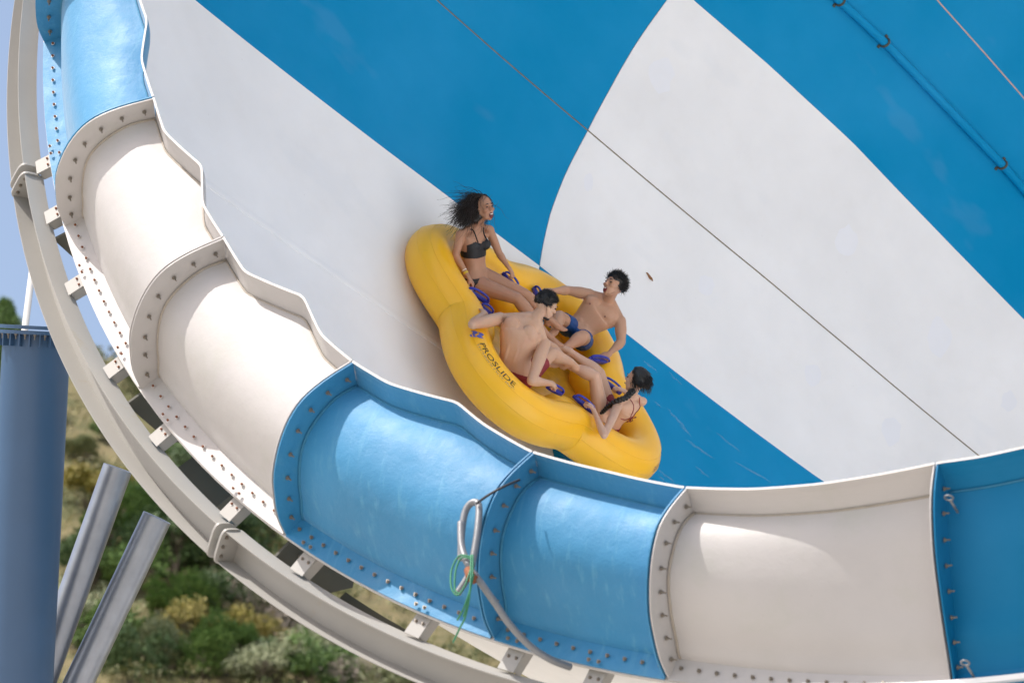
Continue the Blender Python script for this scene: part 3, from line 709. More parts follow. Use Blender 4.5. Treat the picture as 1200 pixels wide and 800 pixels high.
def person(name, label, j, sex, skinm, facing, headf, headu, mouth, hands, blobs=lambda B: [], kb=1.2):
    """j: joints in the raft frame. Body is one remeshed surface."""
    g = {k: V(v) for k, v in j.items()}
    lat = (g['sl']-g['sr']).normalized(); upv = (g['neck']-g['hip']).normalized(); front = V(facing); front = (front-upv*front.dot(upv)).normalized()
    hl = (g['hl']-g['hr']).normalized()
    male = sex == 'm'
    pts = [g['hip']-upv*.07, g['hip'], g['waist'], g['chest'], (g['chest']*.35+(g['sl']+g['sr'])*.325), g['neck']-upv*.03, g['neck']+upv*.02]
    W = [.115, .160, .128, .170, .185, .095, .058] if male else [.125, .172, .113, .132, .138, .065, .045]
    Dp = [.09, .115, .092, .118, .098, .062, .05] if male else [.09, .115, .080, .098, .080, .052, .043]
    sp = spline(pts, 5); n = len(sp); cs = []
    for i, p in enumerate(sp):
        x = i/(n-1)*(len(pts)-1); a = min(int(x), len(pts)-2); f = x-a; f = f*f*(3-2*f)
        w = (W[a]+(W[a+1]-W[a])*f)*kb; dp = (Dp[a]+(Dp[a+1]-Dp[a])*f)*kb
        t = (sp[min(i+1, n-1)]-sp[max(i-1, 0)]).normalized(); la = (hl*(1-i/(n-1))+lat*(i/(n-1))); la = (la-t*la.dot(t)).normalized(); fo = la.cross(t)
        if fo.dot(front) < 0: fo = -fo
        ring_ = []
        for k in range(24):
            a_ = 2*PI*k/24; cx, cy = math.cos(a_), math.sin(a_); e = .85
            ring_.append(p+la*w*(abs(cx)**e)*(1 if cx > 0 else -1)+fo*dp*(abs(cy)**e)*(1 if cy > 0 else -1))
        cs.append(ring_)
    P = [rings(cs)]
    ar = (.052, .040, .036, .024) if male else (.042, .032, .029, .020)
    lg = (.088, .058, .054, .036) if male else (.086, .053, .048, .031)
    ar = tuple(x*kb for x in ar); lg = tuple(x*kb for x in lg)
    for s in 'lr':
        sh, el_, wr = g['s'+s], g['e'+s], g['w'+s]
        P += [ell(sh-upv*.012, lat*.068, front*.064, upv*.068) if male else ell(sh-upv*.008, lat*.052, front*.050, upv*.056)]
        P += [capsule(sh, el_, ar[0], ar[1], .008 if male else .003, .45), capsule(el_, wr, ar[1]*.98, ar[3], .010 if male else .006, .25)]
        P.append(capsule(g['neck']+upv*.02, sh+upv*.012, .062 if male else .036, .042 if male else .031))
        P += [capsule(g['chest']+(sh-g['chest'])*.35-upv*.02, sh-upv*.03, .06 if male else .045, .045 if male else .032)]
        hp, kn, an = g['h'+s], g['k'+s], g['a'+s]
        P += [ell(hp, hl*.09, front*.1, upv*.1), capsule(hp, kn, lg[0], lg[1], .004, .3), capsule(kn, an, lg[1]*.96, lg[3], .016, .28), ell(kn, V((.056, 0, 0)), V((0, .056, 0)), V((0, 0, .056)))]
        P += build_foot(an, g['t'+s], (kn-an)*.6+V((0, 0, .6)), .98*1.1 if male else 1.0)
        hd = hands.get(s)
        if hd: P += build_hand(wr, g['f'+s], hd[0], hd[1], 1.15 if male else 1.05, hd[2] if len(hd) > 2 else 1)
        P.append(capsule(wr-(wr-el_).normalized()*.02, wr+(g['f'+s]-wr).normalized()*.02, ar[3]*.95, ar[3]*.9))
    hd_, fr_ = build_head(g['head'], to_raft_dir(headf), to_raft_dir(headu), sex, mouth)
    P.append(capsule(g['neck']-upv*.02, g['head']-fr_[1]*.055-fr_[0]*.018, .068 if male else .053, .062 if male else .049)); P += hd_
    B = dict(g=g, lat=lat, up=upv, front=front, head=fr_); P += blobs(B)
    org = g['hip']
    me = remesh(P, 'body', skinm)
    t = empty(name, Matrix.Translation(RMAT @ org) @ RMAT.to_3x3().to_4x4(), label=label, category='person', group='riders in the yellow raft')
    me.transform(Matrix.Translation(-org))
    body = obj('body', me, t)
    f, u, s = (x*HK for x in fr_); hc = g['head']-org
    if mouth is not None:
        for q in (-1, 1):
            obj('eye', mesh('eye', *ell(hc+f*.083+u*.008+s*q*.031, f*.008, s*.013, u*.0055), M_EYE, True), t)
            br = [hc+f*(.094-.012*abs(x-.4))+u*(.030+.006*math.sin(x*3))+s*q*(.016+.032*x) for x in np.linspace(0, 1, 6)]
            obj('eyebrow', mesh('eyebrow', *tube(br, [.004, .005, .005, .004, .003, .002], 6), M_HAIRB, True), t)
        if mouth > .5:
            m = obj('mouth', mesh('mouth', *ell(hc+f*.084-u*.070, f*.012, s*.022, u*.019*mouth), M_MOUTH, True), t)
            obj('teeth', mesh('teeth', *ell(hc+f*.094-u*.059, f*.006, s*.018, u*.0055), M_TEETH, True), m)
        else: obj('lips', mesh('lips', *ell(hc+f*.097-u*.056, f*.006, s*.020, u*.006), M_MOUTH, True), t)
    for a, b in (('hip', 'neck'), ('sl', 'sr'), ('sl', 'el'), ('el', 'wl'), ('sr', 'er'), ('er', 'wr'), ('hl', 'kl'), ('kl', 'al'), ('hr', 'kr'), ('kr', 'ar'), ('neck', 'head')): print(name[:8], label[:12], a, b, round((g[a]-g[b]).length, 2), end='; ')
    print()
    co, no = arr(me)
    return dict(t=t, body=body, me=me, co=co, g={k: v-org for k, v in g.items()}, lat=lat, up=upv, front=front, fr=fr_, hc=hc, org=org)
def strap(b, pts, r, mat, name, proj=True, lift=.004):
    tr = bvhtree.BVHTree.FromPolygons([v.co for v in b['me'].vertices], [p.vertices[:] for p in b['me'].polygons])
    out = []
    for p in spline(pts, 6):
        h = tr.find_nearest(p); out.append(h[0]+h[1]*lift if proj else p)
    return obj(name, mesh(name, *tube(out, r, 6), mat, True), b['t'])
def band(b, side, s, mat, name, r=.034, w=.012):
    g = b['g']; a, c = g['e'+side], g['w'+side]; d = (c-a).normalized(); p = a+(c-a)*s
    return obj(name, mesh(name, *tube([p-d*w, p-d*w*.5, p+d*w*.5, p+d*w], [r*.96, r, r, r*.96], 18), mat, True), b['t'])
RD = to_raft_dir
# --- woman at the upper left
def bl1(B):
    g, u, f, l = B['g'], B['up'], B['front'], B['lat']; c = g['chest']
    return [ell(c+f*.08-u*.005+l*.062*q, f*.062, l*.062, u*.062) for q in (-1, 1)]
w1 = person('person', 'long haired woman in black bikini sitting at the upper left of the raft', dict(
    hip=J(556, 326, 0), hl=J(560, 321, .09), hr=J(553, 331, -.09), waist=J(556, 309, 0), chest=J(554, 285, 0), neck=J(558, 265, 0), head=J(567, 244, .0),
    sl=J(573, 269, .15), sr=J(540, 274, -.13), el=J(585, 297, .24), er=J(534, 300, -.24), wl=J(595, 312, .22), wr=J(549, 325, -.30), fl=J(602, 322, .2), fr=J(559, 340, -.3),
    kl=J(615, 345, .16), kr=J(606, 350, -.1), al=J(645, 375, .22), ar=J(641, 393, -.05), tl=J(660, 380, .25), tr=J(668, 402, -.02)),
    'f', SK1, RD((.75, -.15, .5)), (.64, .06, .74), (-.12, 1, .1), 1.5, dict(l=((0, 0, -1), 1), r=((0, 0, -1), -1)), bl1)
def cover_long(fr0, lo, si): return (fr0 < .45 and lo > -.55) or lo > .62
P_ = []
for seed, L, n in ((1, .36, 420), (2, .27, 700), (3, .17, 600)):
    P_.append(scalp_hair(w1['hc'], w1['fr'], n, L, .36, RD((-.72, -.80, .1)), .0034, lambda a, b, c: a < .30 and b > -.5, .013, seed, 1.03, seed == 1, lift=.45))
for (dx, dy, r) in ((-.06, -.02, .075), (-.09, -.07, .07), (-.09, -.11, .055), (-.14, -.06, .05), (-.02, .03, .075)):
    c = w1['hc']+RD((dx, dy, -.01)); vs, fs = ell(c, V((r, 0, 0)), V((0, r, 0)), V((0, 0, r)), 20, 14); vs = [v+(v-c)*(noise.noise(v*30)*.6+noise.noise(v*80)*.4) for v in vs]; P_.append((vs, fs))
obj('hair', mesh('hair', *cat(P_), M_HAIR, True), w1['t'])
def torso_masks(b):
    g = b['g']; co = b['co']; base = np.array(g['hip']); u = np.array(b['up']); z = (co-base)@u; H = (g['neck']-g['hip']).length
    ax = np.array(g['hip'])+np.outer(z, u); dist = np.linalg.norm(co-ax, axis=1); lx = (co-ax)@np.array(b['lat']); fy = (co-ax)@np.array(b['front']); return z/H, dist, lx, fy
z, dist, lx, fy = torso_masks(w1)
_, da = seg_param(w1['co'], w1['g']['sr'], w1['g']['er']); _, db = seg_param(w1['co'], w1['g']['sl'], w1['g']['el'])
noarm = (da > .054) & (db > .054)
cloth(w1['me'], (z > .43) & (z < .76-.16*(fy < 0)-.8*np.abs(np.abs(lx)-.075)*(z > .66)) & (dist < .23) & noarm & ((fy > .0) | (z < .56)), .005, 'bikini_top', M_BIK, w1['t'])
cloth(w1['me'], (z < .07) & (z > -.45) & (dist < .20) & (seg_param(w1['co'], w1['g']['hr'], w1['g']['kr'])[0] < .16+.0*z) & (seg_param(w1['co'], w1['g']['hl'], w1['g']['kl'])[0] < .16), .005, 'bikini_bottom', M_BIK, w1['t'])
for s, q in (('l', 1), ('r', -1)):
    c = w1['g']['chest']; ff_, u_, l_ = w1['front'], w1['up'], w1['lat']
    strap(w1, [c+ff_*.12+u_*.03+l_*.06*q, c+ff_*.12+u_*.09+l_*.07*q, c+u_*.17+ff_*.05+l_*.075*q, c+u_*.13-ff_*.09+l_*.07*q, c+u_*.02-ff_*.1+l_*.05*q], .007, M_BIK, 'strap')
band(w1, 'r', .78, M_BAND, 'wristband', .028); band(w1, 'r', .66, M_BANDW, 'wristband', .029, .006)
# --- man with his back to us
def bl2(B):
    g, u, f, l = B['g'], B['up'], B['front'], B['lat']; c = g['chest']; P = []
    for q in (-1, 1): P += [ell(c-f*.088+l*(.10*q)+u*.06, f*.048, (l+u*.45*q)*.085, (u-l*.3*q)*.10), ell(c-f*.108+l*.048*q-u*.09, f*.036, l*.034, u*.22)]
    return P
m2 = person('person', 'dark haired man with his bare back turned to us, nearest rider in the raft', dict(
    hip=J(603, 436, -1.0), hl=J(594, 428, -1.0), hr=J(613, 444, -1.0), waist=J(604, 418, -1.02), chest=J(610, 393, -.97), neck=J(625, 374, -.9), head=J(640, 358, -.85),
    sl=J(586, 373, -.93), sr=J(638, 403, -.93), el=K(554, 380, .31), er=K(623, 446, .31), wl=K(567, 367, .28), wr=K(645, 449, .30), fl=K(574, 360, .24), fr=K(655, 451, .29),
    kl=J(622, 394, -.56), kr=J(645, 414, -.58), al=J(650, 408, -.22), ar=J(668, 424, -.25), tl=J(664, 412, -.05), tr=J(684, 428, -.1)),
    'm', SK2, RD((.3, .2, -.9)), (.80, -.40, -.40), (.30, .93, .0), .2, dict(l=((0, 0, -1), 1), r=((0, 0, -1), -1)), bl2, kb=1.28)
short = lambda a, b, c: (b > .25 and a < .75) or (a < .25 and b > -.35)
obj('hair', mesh('hair', *scalp_hair(m2['hc'], m2['fr'], 2000, .032, .5, m2['fr'][1]*.3+m2['fr'][0]*.3, .0026, short, .003, 7, 1.03), M_HAIRB, True), m2['t'])
_b = m2['hc']; F_, U_, S_ = m2['fr']
obj('beard', mesh('beard', *cat([ell(_b+F_*.070-U_*.116, F_*.026, S_*.032, U_*.022), ell(_b+F_*.045-U_*.118, F_*.04, S_*.045, U_*.018), ell(_b+F_*.110-U_*.062, F_*.006, S_*.024, U_*.004)]), M_HAIRB, True), m2['t'])
z, dist, lx, fy = torso_masks(m2)
tl = seg_param(m2['co'], m2['g']['hl'], m2['g']['kl']); tr_ = seg_param(m2['co'], m2['g']['hr'], m2['g']['kr'])
cloth(m2['me'], ((z < .04) & (z > -.5) & (dist < .3)) | ((tl[0] < .7) & (tl[0] > 0) & (tl[1] < .11)) | ((tr_[0] < .7) & (tr_[0] > 0) & (tr_[1] < .11)), .009, 'swim_shorts', M_RED, m2['t'])
band(m2, 'r', .90, M_BAND, 'wristband', .031)
# --- man at the right with arm stretched
def bl3(B):
    g, u, f, l = B['g'], B['up'], B['front'], B['lat']; c = g['chest']; P = []
    for q in (-1, 1):
        P += [ell(c+f*.080+l*.086*q+u*.050, f*.056, l*.105, u*.082)]
        for k in range(3): P.append(ell(g['waist']+f*.100+l*.036*q+u*(-.06+.066*k), f*.018, l*.034, u*.029))
    P.append(capsule(g['neck']-u*.03+f*.03, g['sl']+f*.03+u*.02, .014, .012)); P.append(capsule(g['neck']-u*.03+f*.03, g['sr']+f*.03+u*.02, .014, .012))
    return P
m3 = person('person', 'dark haired man in blue shorts facing us, mouth open, one arm stretched out', dict(
    hip=J(675, 391, .98), hl=J(683, 399, .95), hr=J(667, 383, .95), waist=J(684, 381, 1.05), chest=J(700, 367, 1.12), neck=J(712, 353, 1.18), head=J(719, 335, 1.12),
    sl=J(727, 376, 1.14), sr=J(691, 345, 1.14), el=J(728, 401, 1.02), er=J(665, 340, 1.08), wl=J(714, 414, .9), wr=J(647, 341, .9), fl=J(703, 419, .82), fr=J(636, 344, .82),
    kl=J(683, 394, .56), kr=J(655, 371, .56), al=J(662, 408, .26), ar=J(650, 388, .3), tl=J(650, 420, .12), tr=J(641, 398, .12)),
    'm', SK3, RD((-.45, -.25, .85)), (-.62, .40, .68), (.40, .88, -.2), 1.35, dict(l=((0, 0, -1), 1), r=((0, 0, -1), -1)), bl3)
obj('hair', mesh('hair', *scalp_hair(m3['hc'], m3['fr'], 1500, .055, .55, RD((.55, .25, -.1)), .0030, lambda a, b, c: (b > .3 and a < .88) or (a < .25 and b > -.4), .007, 11, 1.07), M_HAIRB, True), m3['t'])
z, dist, lx, fy = torso_masks(m3)
tl = seg_param(m3['co'], m3['g']['hl'], m3['g']['kl']); tr_ = seg_param(m3['co'], m3['g']['hr'], m3['g']['kr'])
cloth(m3['me'], ((z < .10) & (z > -.5) & (dist < .3)) | ((tl[0] < .62) & (tl[0] > 0) & (tl[1] < .11)) | ((tr_[0] < .62) & (tr_[0] > 0) & (tr_[1] < .11)), .009, 'swim_shorts', M_BSH, m3['t'])
for q in (-1, 1):
    c = m3['g']['chest']+m3['front']*.130+m3['lat']*.105*q+m3['up']*.015
    obj('nipple', mesh('nipple', *ell(c, m3['front']*.006, m3['lat']*.010, m3['up']*.010), plain('areola', (.25, .11, .08), .5, 0, .1, 10, 0), True), m3['t'])
# --- woman at the lower right
w4 = person('person', 'woman with long dark braid and red bikini at the lower right of the raft', dict(
    hip=J(712, 497, 0), hl=J(707, 501, -.09), hr=J(716, 492, .09), waist=J(723, 488, 0), chest=J(732, 478, .01), neck=J(740, 464, .02), head=J(746, 446, .0),
    sl=J(724, 475, -.15), sr=J(752, 470, .15), el=K(708, 510, .31), er=J(740, 473, .30), wl=K(695, 479, .31), wr=J(733, 459, .34), fl=K(688, 468, .29), fr=J(721, 453, .3),
    kl=J(697, 441, -.1), kr=J(702, 437, .16), al=J(660, 425, -.1), ar=J(668, 412, .15), tl=J(646, 422, -.12), tr=J(656, 400, .15)),
    'f', SK4, RD((-.75, -.1, -.2)), (-.78, .32, -.35), (.25, .95, .12), .3, dict(l=((0, 0, -1), 1), r=((0, 0, -1), -1)))
obj('hair', mesh('hair', *scalp_hair(w4['hc'], w4['fr'], 420, .09, .12, w4['fr'][0]*-.5-w4['fr'][1]*.6, .0042, lambda a, b, c: (b > .45 and a < .6) or (a < .30 and b > -.6), .001, 13, 1.06, lift=.1), M_HAIRB, True), w4['t'])
br = [V(p)-w4['org'] for p in (J(741, 458, -.06), J(733, 466, -.16), J(724, 469, -.21), J(714, 475, -.2), J(708, 481, -.18), J(703, 486, -.16))]
bs = spline(br, 6); PB = []
for i, p in enumerate(bs):
    tt = (bs[min(i+1, len(bs)-1)]-bs[max(i-1, 0)]).normalized(); o = tt.orthogonal().normalized(); s_ = tt.cross(o); rr = .034*(1-.55*i/len(bs))
    PB.append(ell(p+o*.008*(1 if i % 2 else -1), tt*rr*.9, o*rr, s_*rr, 10, 7))
obj('braid', mesh('braid', *cat(PB), M_HAIRB, True), w4['t'])
z, dist, lx, fy = torso_masks(w4)
_, da = seg_param(w4['co'], w4['g']['sr'], w4['g']['er']); _, db = seg_param(w4['co'], w4['g']['sl'], w4['g']['el'])
cloth(w4['me'], (z > .46) & (z < .66) & (dist < .2) & (da > .046) & (db > .046) & (fy > .0), .005, 'bikini_top', M_RED, w4['t'])
cloth(w4['me'], (z < .12) & (z > -.45) & (dist < .22) & (seg_param(w4['co'], w4['g']['hr'], w4['g']['kr'])[0] < .18) & (seg_param(w4['co'], w4['g']['hl'], w4['g']['kl'])[0] < .18), .005, 'bikini_bottom', M_RED, w4['t'])
c, ff_, u_, l_ = w4['g']['chest'], w4['front'], w4['up'], w4['lat']
for q in (-1, 1):
    strap(w4, [c-ff_*.12-u_*.03, c-ff_*.12+l_*.05*q, c-ff_*.12+u_*.06+l_*.07*q, c+u_*.14+l_*.07*q, c+ff_*.08+u_*.08+l_*.07*q], .0045, M_RED, 'strap')
strap(w4, [c-l_*.13-u_*.03, c-ff_*.12-u_*.035-l_*.05, c-ff_*.12-u_*.035+l_*.05, c+l_*.13-u_*.03], .0055, M_RED, 'strap')
bw = c-ff_*.115-u_*.035
for dx, dz in ((.05, .01), (-.05, .012), (.03, -.05), (-.025, -.055)):
    e = bw-ff_*.01+l_*dx+u_*dz; obj('bow_loop', mesh('bow_loop', *tube(spline([bw, (bw+e)/2-ff_*.02+u_*.012, e, (bw+e)/2-u_*.012, bw-ff_*.01], 4), .004, 5), M_RED, True), w4['t'])
band(w4, 'r', .80, M_BAND, 'wristband', .025)
# ------------------------------------------------------------------ supports at the lower left
def column(p_top, p_bot, r0, r1, n=40):
    return tube([p_top, p_top+(p_bot-p_top)*.5, p_bot], [r0, (r0+r1)/2, r1], n)
def ground_end(a, b, z=-1):
    d = (b-a).normalized(); k = (z-a.z)/d.z; return a+d*k
a = at(43, 392, 49.5); b = ground_end(a, at(26, 720, 49.5))
colm = empty('support_column', Matrix.Translation(b), label='thick blue grey steel column at the left edge of the photo', category='column'); I_ = -b
r0 = .335
obj('shaft', mesh('shaft', *column(a+I_, V((0, 0, 0)), r0, r0*1.15, 48), M_COLM, True), colm).data.set_sharp_from_angle(angle=.6)
up_ = (a-b).normalized()
obj('cap_plate', mesh('cap_plate', *tube([a+I_-up_*.0, a+I_+up_*.035], r0+.075, 48), M_COLM), colm)
obj('cap_plate', mesh('cap_plate', *tube([a+I_+up_*.05, a+I_+up_*.085], r0+.075, 48), M_COLM), colm)
o_ = up_.orthogonal().normalized(); s_ = up_.cross(o_)
for k in range(24):
    an = 2*PI*k/24; p = a+I_+(o_*math.cos(an)+s_*math.sin(an))*(r0+.04)
    put_bolt(B_RIB, p, -up_, colm).name = 'cap_bolt'
    w = o_*math.cos(an+.13)+s_*math.sin(an+.13)
    obj('stiffener', mesh('stiffener', *box(a+I_+w*(r0+.03)-up_*.06, w*.035, up_*.06, w.cross(up_)*.006), M_COLM), colm)
def strut(pt, pb, r, label):
    a = at(*pt); b = ground_end(a, at(*pb)); t = empty('support_strut', Matrix.Translation(b), label=label, category='strut'); q = a-b; d = q.normalized()
    outer = tube([V((0, 0, 0)), q], r, 32, False); inner = tube([q, q-d*1.2], r-.018, 32, False); iv, if_ = inner; n = 32
    vs, fs = cat([outer, inner]); fs += [(32+i, 32+(i+1) % 32, 64+(i+1) % 32, 64+i) for i in range(32)]
    ob = obj('strut_tube', mesh('strut_tube', vs, fs, M_GALV, True), t); ob.data.set_sharp_from_angle(angle=.7)
    obj('base_plate', mesh('base_plate', *tube([V((0, 0, 0)), V((0, 0, .04))], r*2.2, 24), M_GALV), t); return t
strut((138, 548, 50.2), (48, 800, 50.2), .15, 'galvanised steel strut nearer the thick column, slanting up to the rim')
strut((184, 606, 50.2), (92, 800, 50.2), .15, 'galvanised steel strut farther from the thick column, slanting up to the rim')
a = at(36, 335, 56); b = V((a.x-.1, a.y, 0))
pl = empty('thin_pole', Matrix.Translation(b), label='thin pale pole standing behind the column and the curved beam', category='pole')
obj('pole_shaft', mesh('pole_shaft', *tube([V((0, 0, 0)), a-b+V((0, 0, 1.2))], [.1, .035], 16), M_EDGE, True), pl)
# ------------------------------------------------------------------ hillside
def gh(x, y):
    n = noise.noise(V((x*.02, y*.02, 0)))*2.2+noise.noise(V((x*.09, y*.09, 3)))*.7
    tab = [(-1e5, 0), (62, 0), (90, 12), (115, 33), (130, 45.5), (150, 59.5), (168, 72.5), (182, 82.8), (190, 86), (215, 84), (300, 60), (1000, 20), (3000, 0), (1e5, 0)]
    w = min(1, max(0, (y-60)/40))*min(1, max(0, (500-y)/200)) if y < 500 else 0
    return lin(y, tab)+n*.42*w-.015*abs(x+8)*w
xs = sorted(set([-9000, -3000, -1000, -400, -200, -120, -100]+[round(-80+2.0*i, 2) for i in range(71)]+[90, 140, 220, 400, 1000, 3000, 9000]))
ys = sorted(set([-9000, -2000, -500, -100, -60, 0, 40, 62, 74, 80, 90, 100, 108, 115, 120, 125]+[130+1.0*i for i in range(70)]+[205, 215, 230, 260, 300, 400, 600, 1000, 2000, 5000, 12000]))
gv = [(x, y, gh(x, y)) for y in ys for x in xs]; nx = len(xs)
gf = [(j*nx+i, j*nx+i+1, (j+1)*nx+i+1, (j+1)*nx+i) for j in range(len(ys)-1) for i in range(nx-1)]
g = NG('dry hillside grass'); f1 = g.noise(.35, 8, rough=.7)
b_ = g.ramp(f1, [(.32, (.08, .11, .04)), (.45, (.20, .19, .08)), (.58, (.36, .29, .15)), (.75, (.30, .24, .15))])
b_ = g.mix(g.ramp(g.noise(5, 6, rough=.8), [(.4, (0, 0, 0)), (.7, (.6, .6, .6))]), b_, (.11, .12, .05)); g.bump(g.noise(3, 8, rough=.8), 1, .25)
g.set(Base_Color=b_, Roughness=1)
gp = NG('pale bounce paving'); gp.set(Base_Color=gp.mix(gp.noise(.8, 6), (.46, .43, .39), (.56, .53, .48)), Roughness=.9)  # unseen near ground made pale to bounce light up into the funnel
gme = mesh('ground', gv, gf, [g.m, gp.m], True)
for p_ in gme.polygons:
    if -60 < p_.center.y < 75 and abs(p_.center.x) < 120: p_.material_index = 1
obj('ground', gme, kind='structure')
def leafm(name, a, b, c):
    g = NG(name); oi = g.n('ShaderNodeNewGeometry'); r = g.ramp(oi.outputs['Random Per Island'], [(0, a), (.5, b), (1, c)])
    return g.set(Base_Color=r, Roughness=.6, Specular_IOR_Level=.25, Transmission_Weight=0)
LM = dict(green=leafm('green leaves', (.07, .13, .035), (.12, .20, .055), (.18, .28, .08)), dark=leafm('dark leaves', (.045, .08, .035), (.08, .13, .05), (.12, .18, .07)),
          olive=leafm('olive leaves', (.14, .165, .08), (.23, .26, .14), (.32, .34, .21)), yellow=leafm('yellow green leaves', (.17, .17, .035), (.27, .23, .05), (.35, .29, .09)),
          dry=leafm('dry twigs', (.17, .14, .11), (.28, .235, .195), (.40, .35, .30)), grass=leafm('dry grass blades', (.36, .29, .14), (.24, .25, .09), (.45, .37, .20)))
M_TWIG = plain('bark', (.12, .095, .075), .9)
def leaf_cloud(seed, n, size, shape, lumps=9):
    rnd = random.Random(seed); vs = []; fs = []; C_ = []
    for _ in range(lumps):
        a = rnd.uniform(0, 2*PI); q = rnd.random()**.5; C_.append((V((q*math.cos(a)*.75, q*math.sin(a)*.75, rnd.uniform(.25, .85))), rnd.uniform(.25, .48)))
    for _ in range(n):
        c, r = rnd.choice(C_); d = V((rnd.gauss(0, 1), rnd.gauss(0, 1), rnd.gauss(0, 1))).normalized(); d.z = abs(d.z)*.8+d.z*.2
        p = c+d*r*rnd.uniform(.55, 1.08); p = V((p.x*shape[0], p.y*shape[1], max(.02, p.z)*shape[2]))
        a = V((rnd.gauss(0, 1), rnd.gauss(0, 1), rnd.gauss(0, .7))).normalized(); b = a.orthogonal().normalized(); s = size*rnd.uniform(.5, 1.3)
        i = len(vs); vs += [p-a*s, p+b*s*.45+a*s*.1, p+a*s, p-b*s*.45]; fs.append((i, i+1, i+2, i+3))
    return vs, fs
def twigs(seed, n, h, w, rad=.02):
    rnd = random.Random(seed); P = [ell((0, 0, 0), (w*.16, 0, 0), (0, w*.16, 0), (0, 0, .06), 8, 5)]
    def go(p, d, l, r, k):
        q = p+d*l; P.append(tube([p, q], [r, r*.65], 4, False))
        if k:
            for _ in range(3): go(q, (d+V((rnd.gauss(0, .45), rnd.gauss(0, .45), rnd.gauss(.1, .3)))).normalized(), l*.72, r*.62, k-1)
    for _ in range(n):
        a = rnd.uniform(0, 2*PI); go(V((math.cos(a)*w*.12, math.sin(a)*w*.12, 0)), V((math.cos(a)*w*.5, math.sin(a)*w*.5, h)).normalized(), h*.36, rad, 3)
    return cat(P)
protos = {}
def proto(kind, v):
    if (kind, v) in protos: return protos[(kind, v)]
    if kind == 'twiggy': lv = mesh('foliage', *leaf_cloud(v*7+3, 700, .035, (1, 1, 1), 9), LM['dry']); st = mesh('stem', *twigs(v+60, 9, 1.0, 1.5, .013), LM['dry'])
    else: lv = mesh('foliage', *leaf_cloud(v*13+len(kind), 5200, .050, (1, 1, 1), 13), LM[kind]); st = mesh('stem', *twigs(v+10, 5, .8, 1.2, .02), M_TWIG)
    protos[(kind, v)] = (lv, st); return protos[(kind, v)]
def bush(px, py, w, h, kind, v, label, name='bush', group=None, D=None):
    """px,py = foot of the bush on the hillside"""
    d = DW(pray(px, py))
    for k in np.linspace(122, 240, 600):
        p = CAMLOC+d*k
        if p.z < gh(p.x, p.y): break
    if D: p = CAMLOC+d*D
    lv, st = proto(kind, v); t = empty(name, Matrix.Translation((p.x, p.y, gh(p.x, p.y)-.08)) @ Matrix.Rotation(v*1.7+px, 4, 'Z') @ Matrix.Diagonal((w/2, w/2, h, 1)), label=label, category='shrub')
    if group: t['group'] = group
    obj('foliage', lv, t); obj('stem', st, t); return t
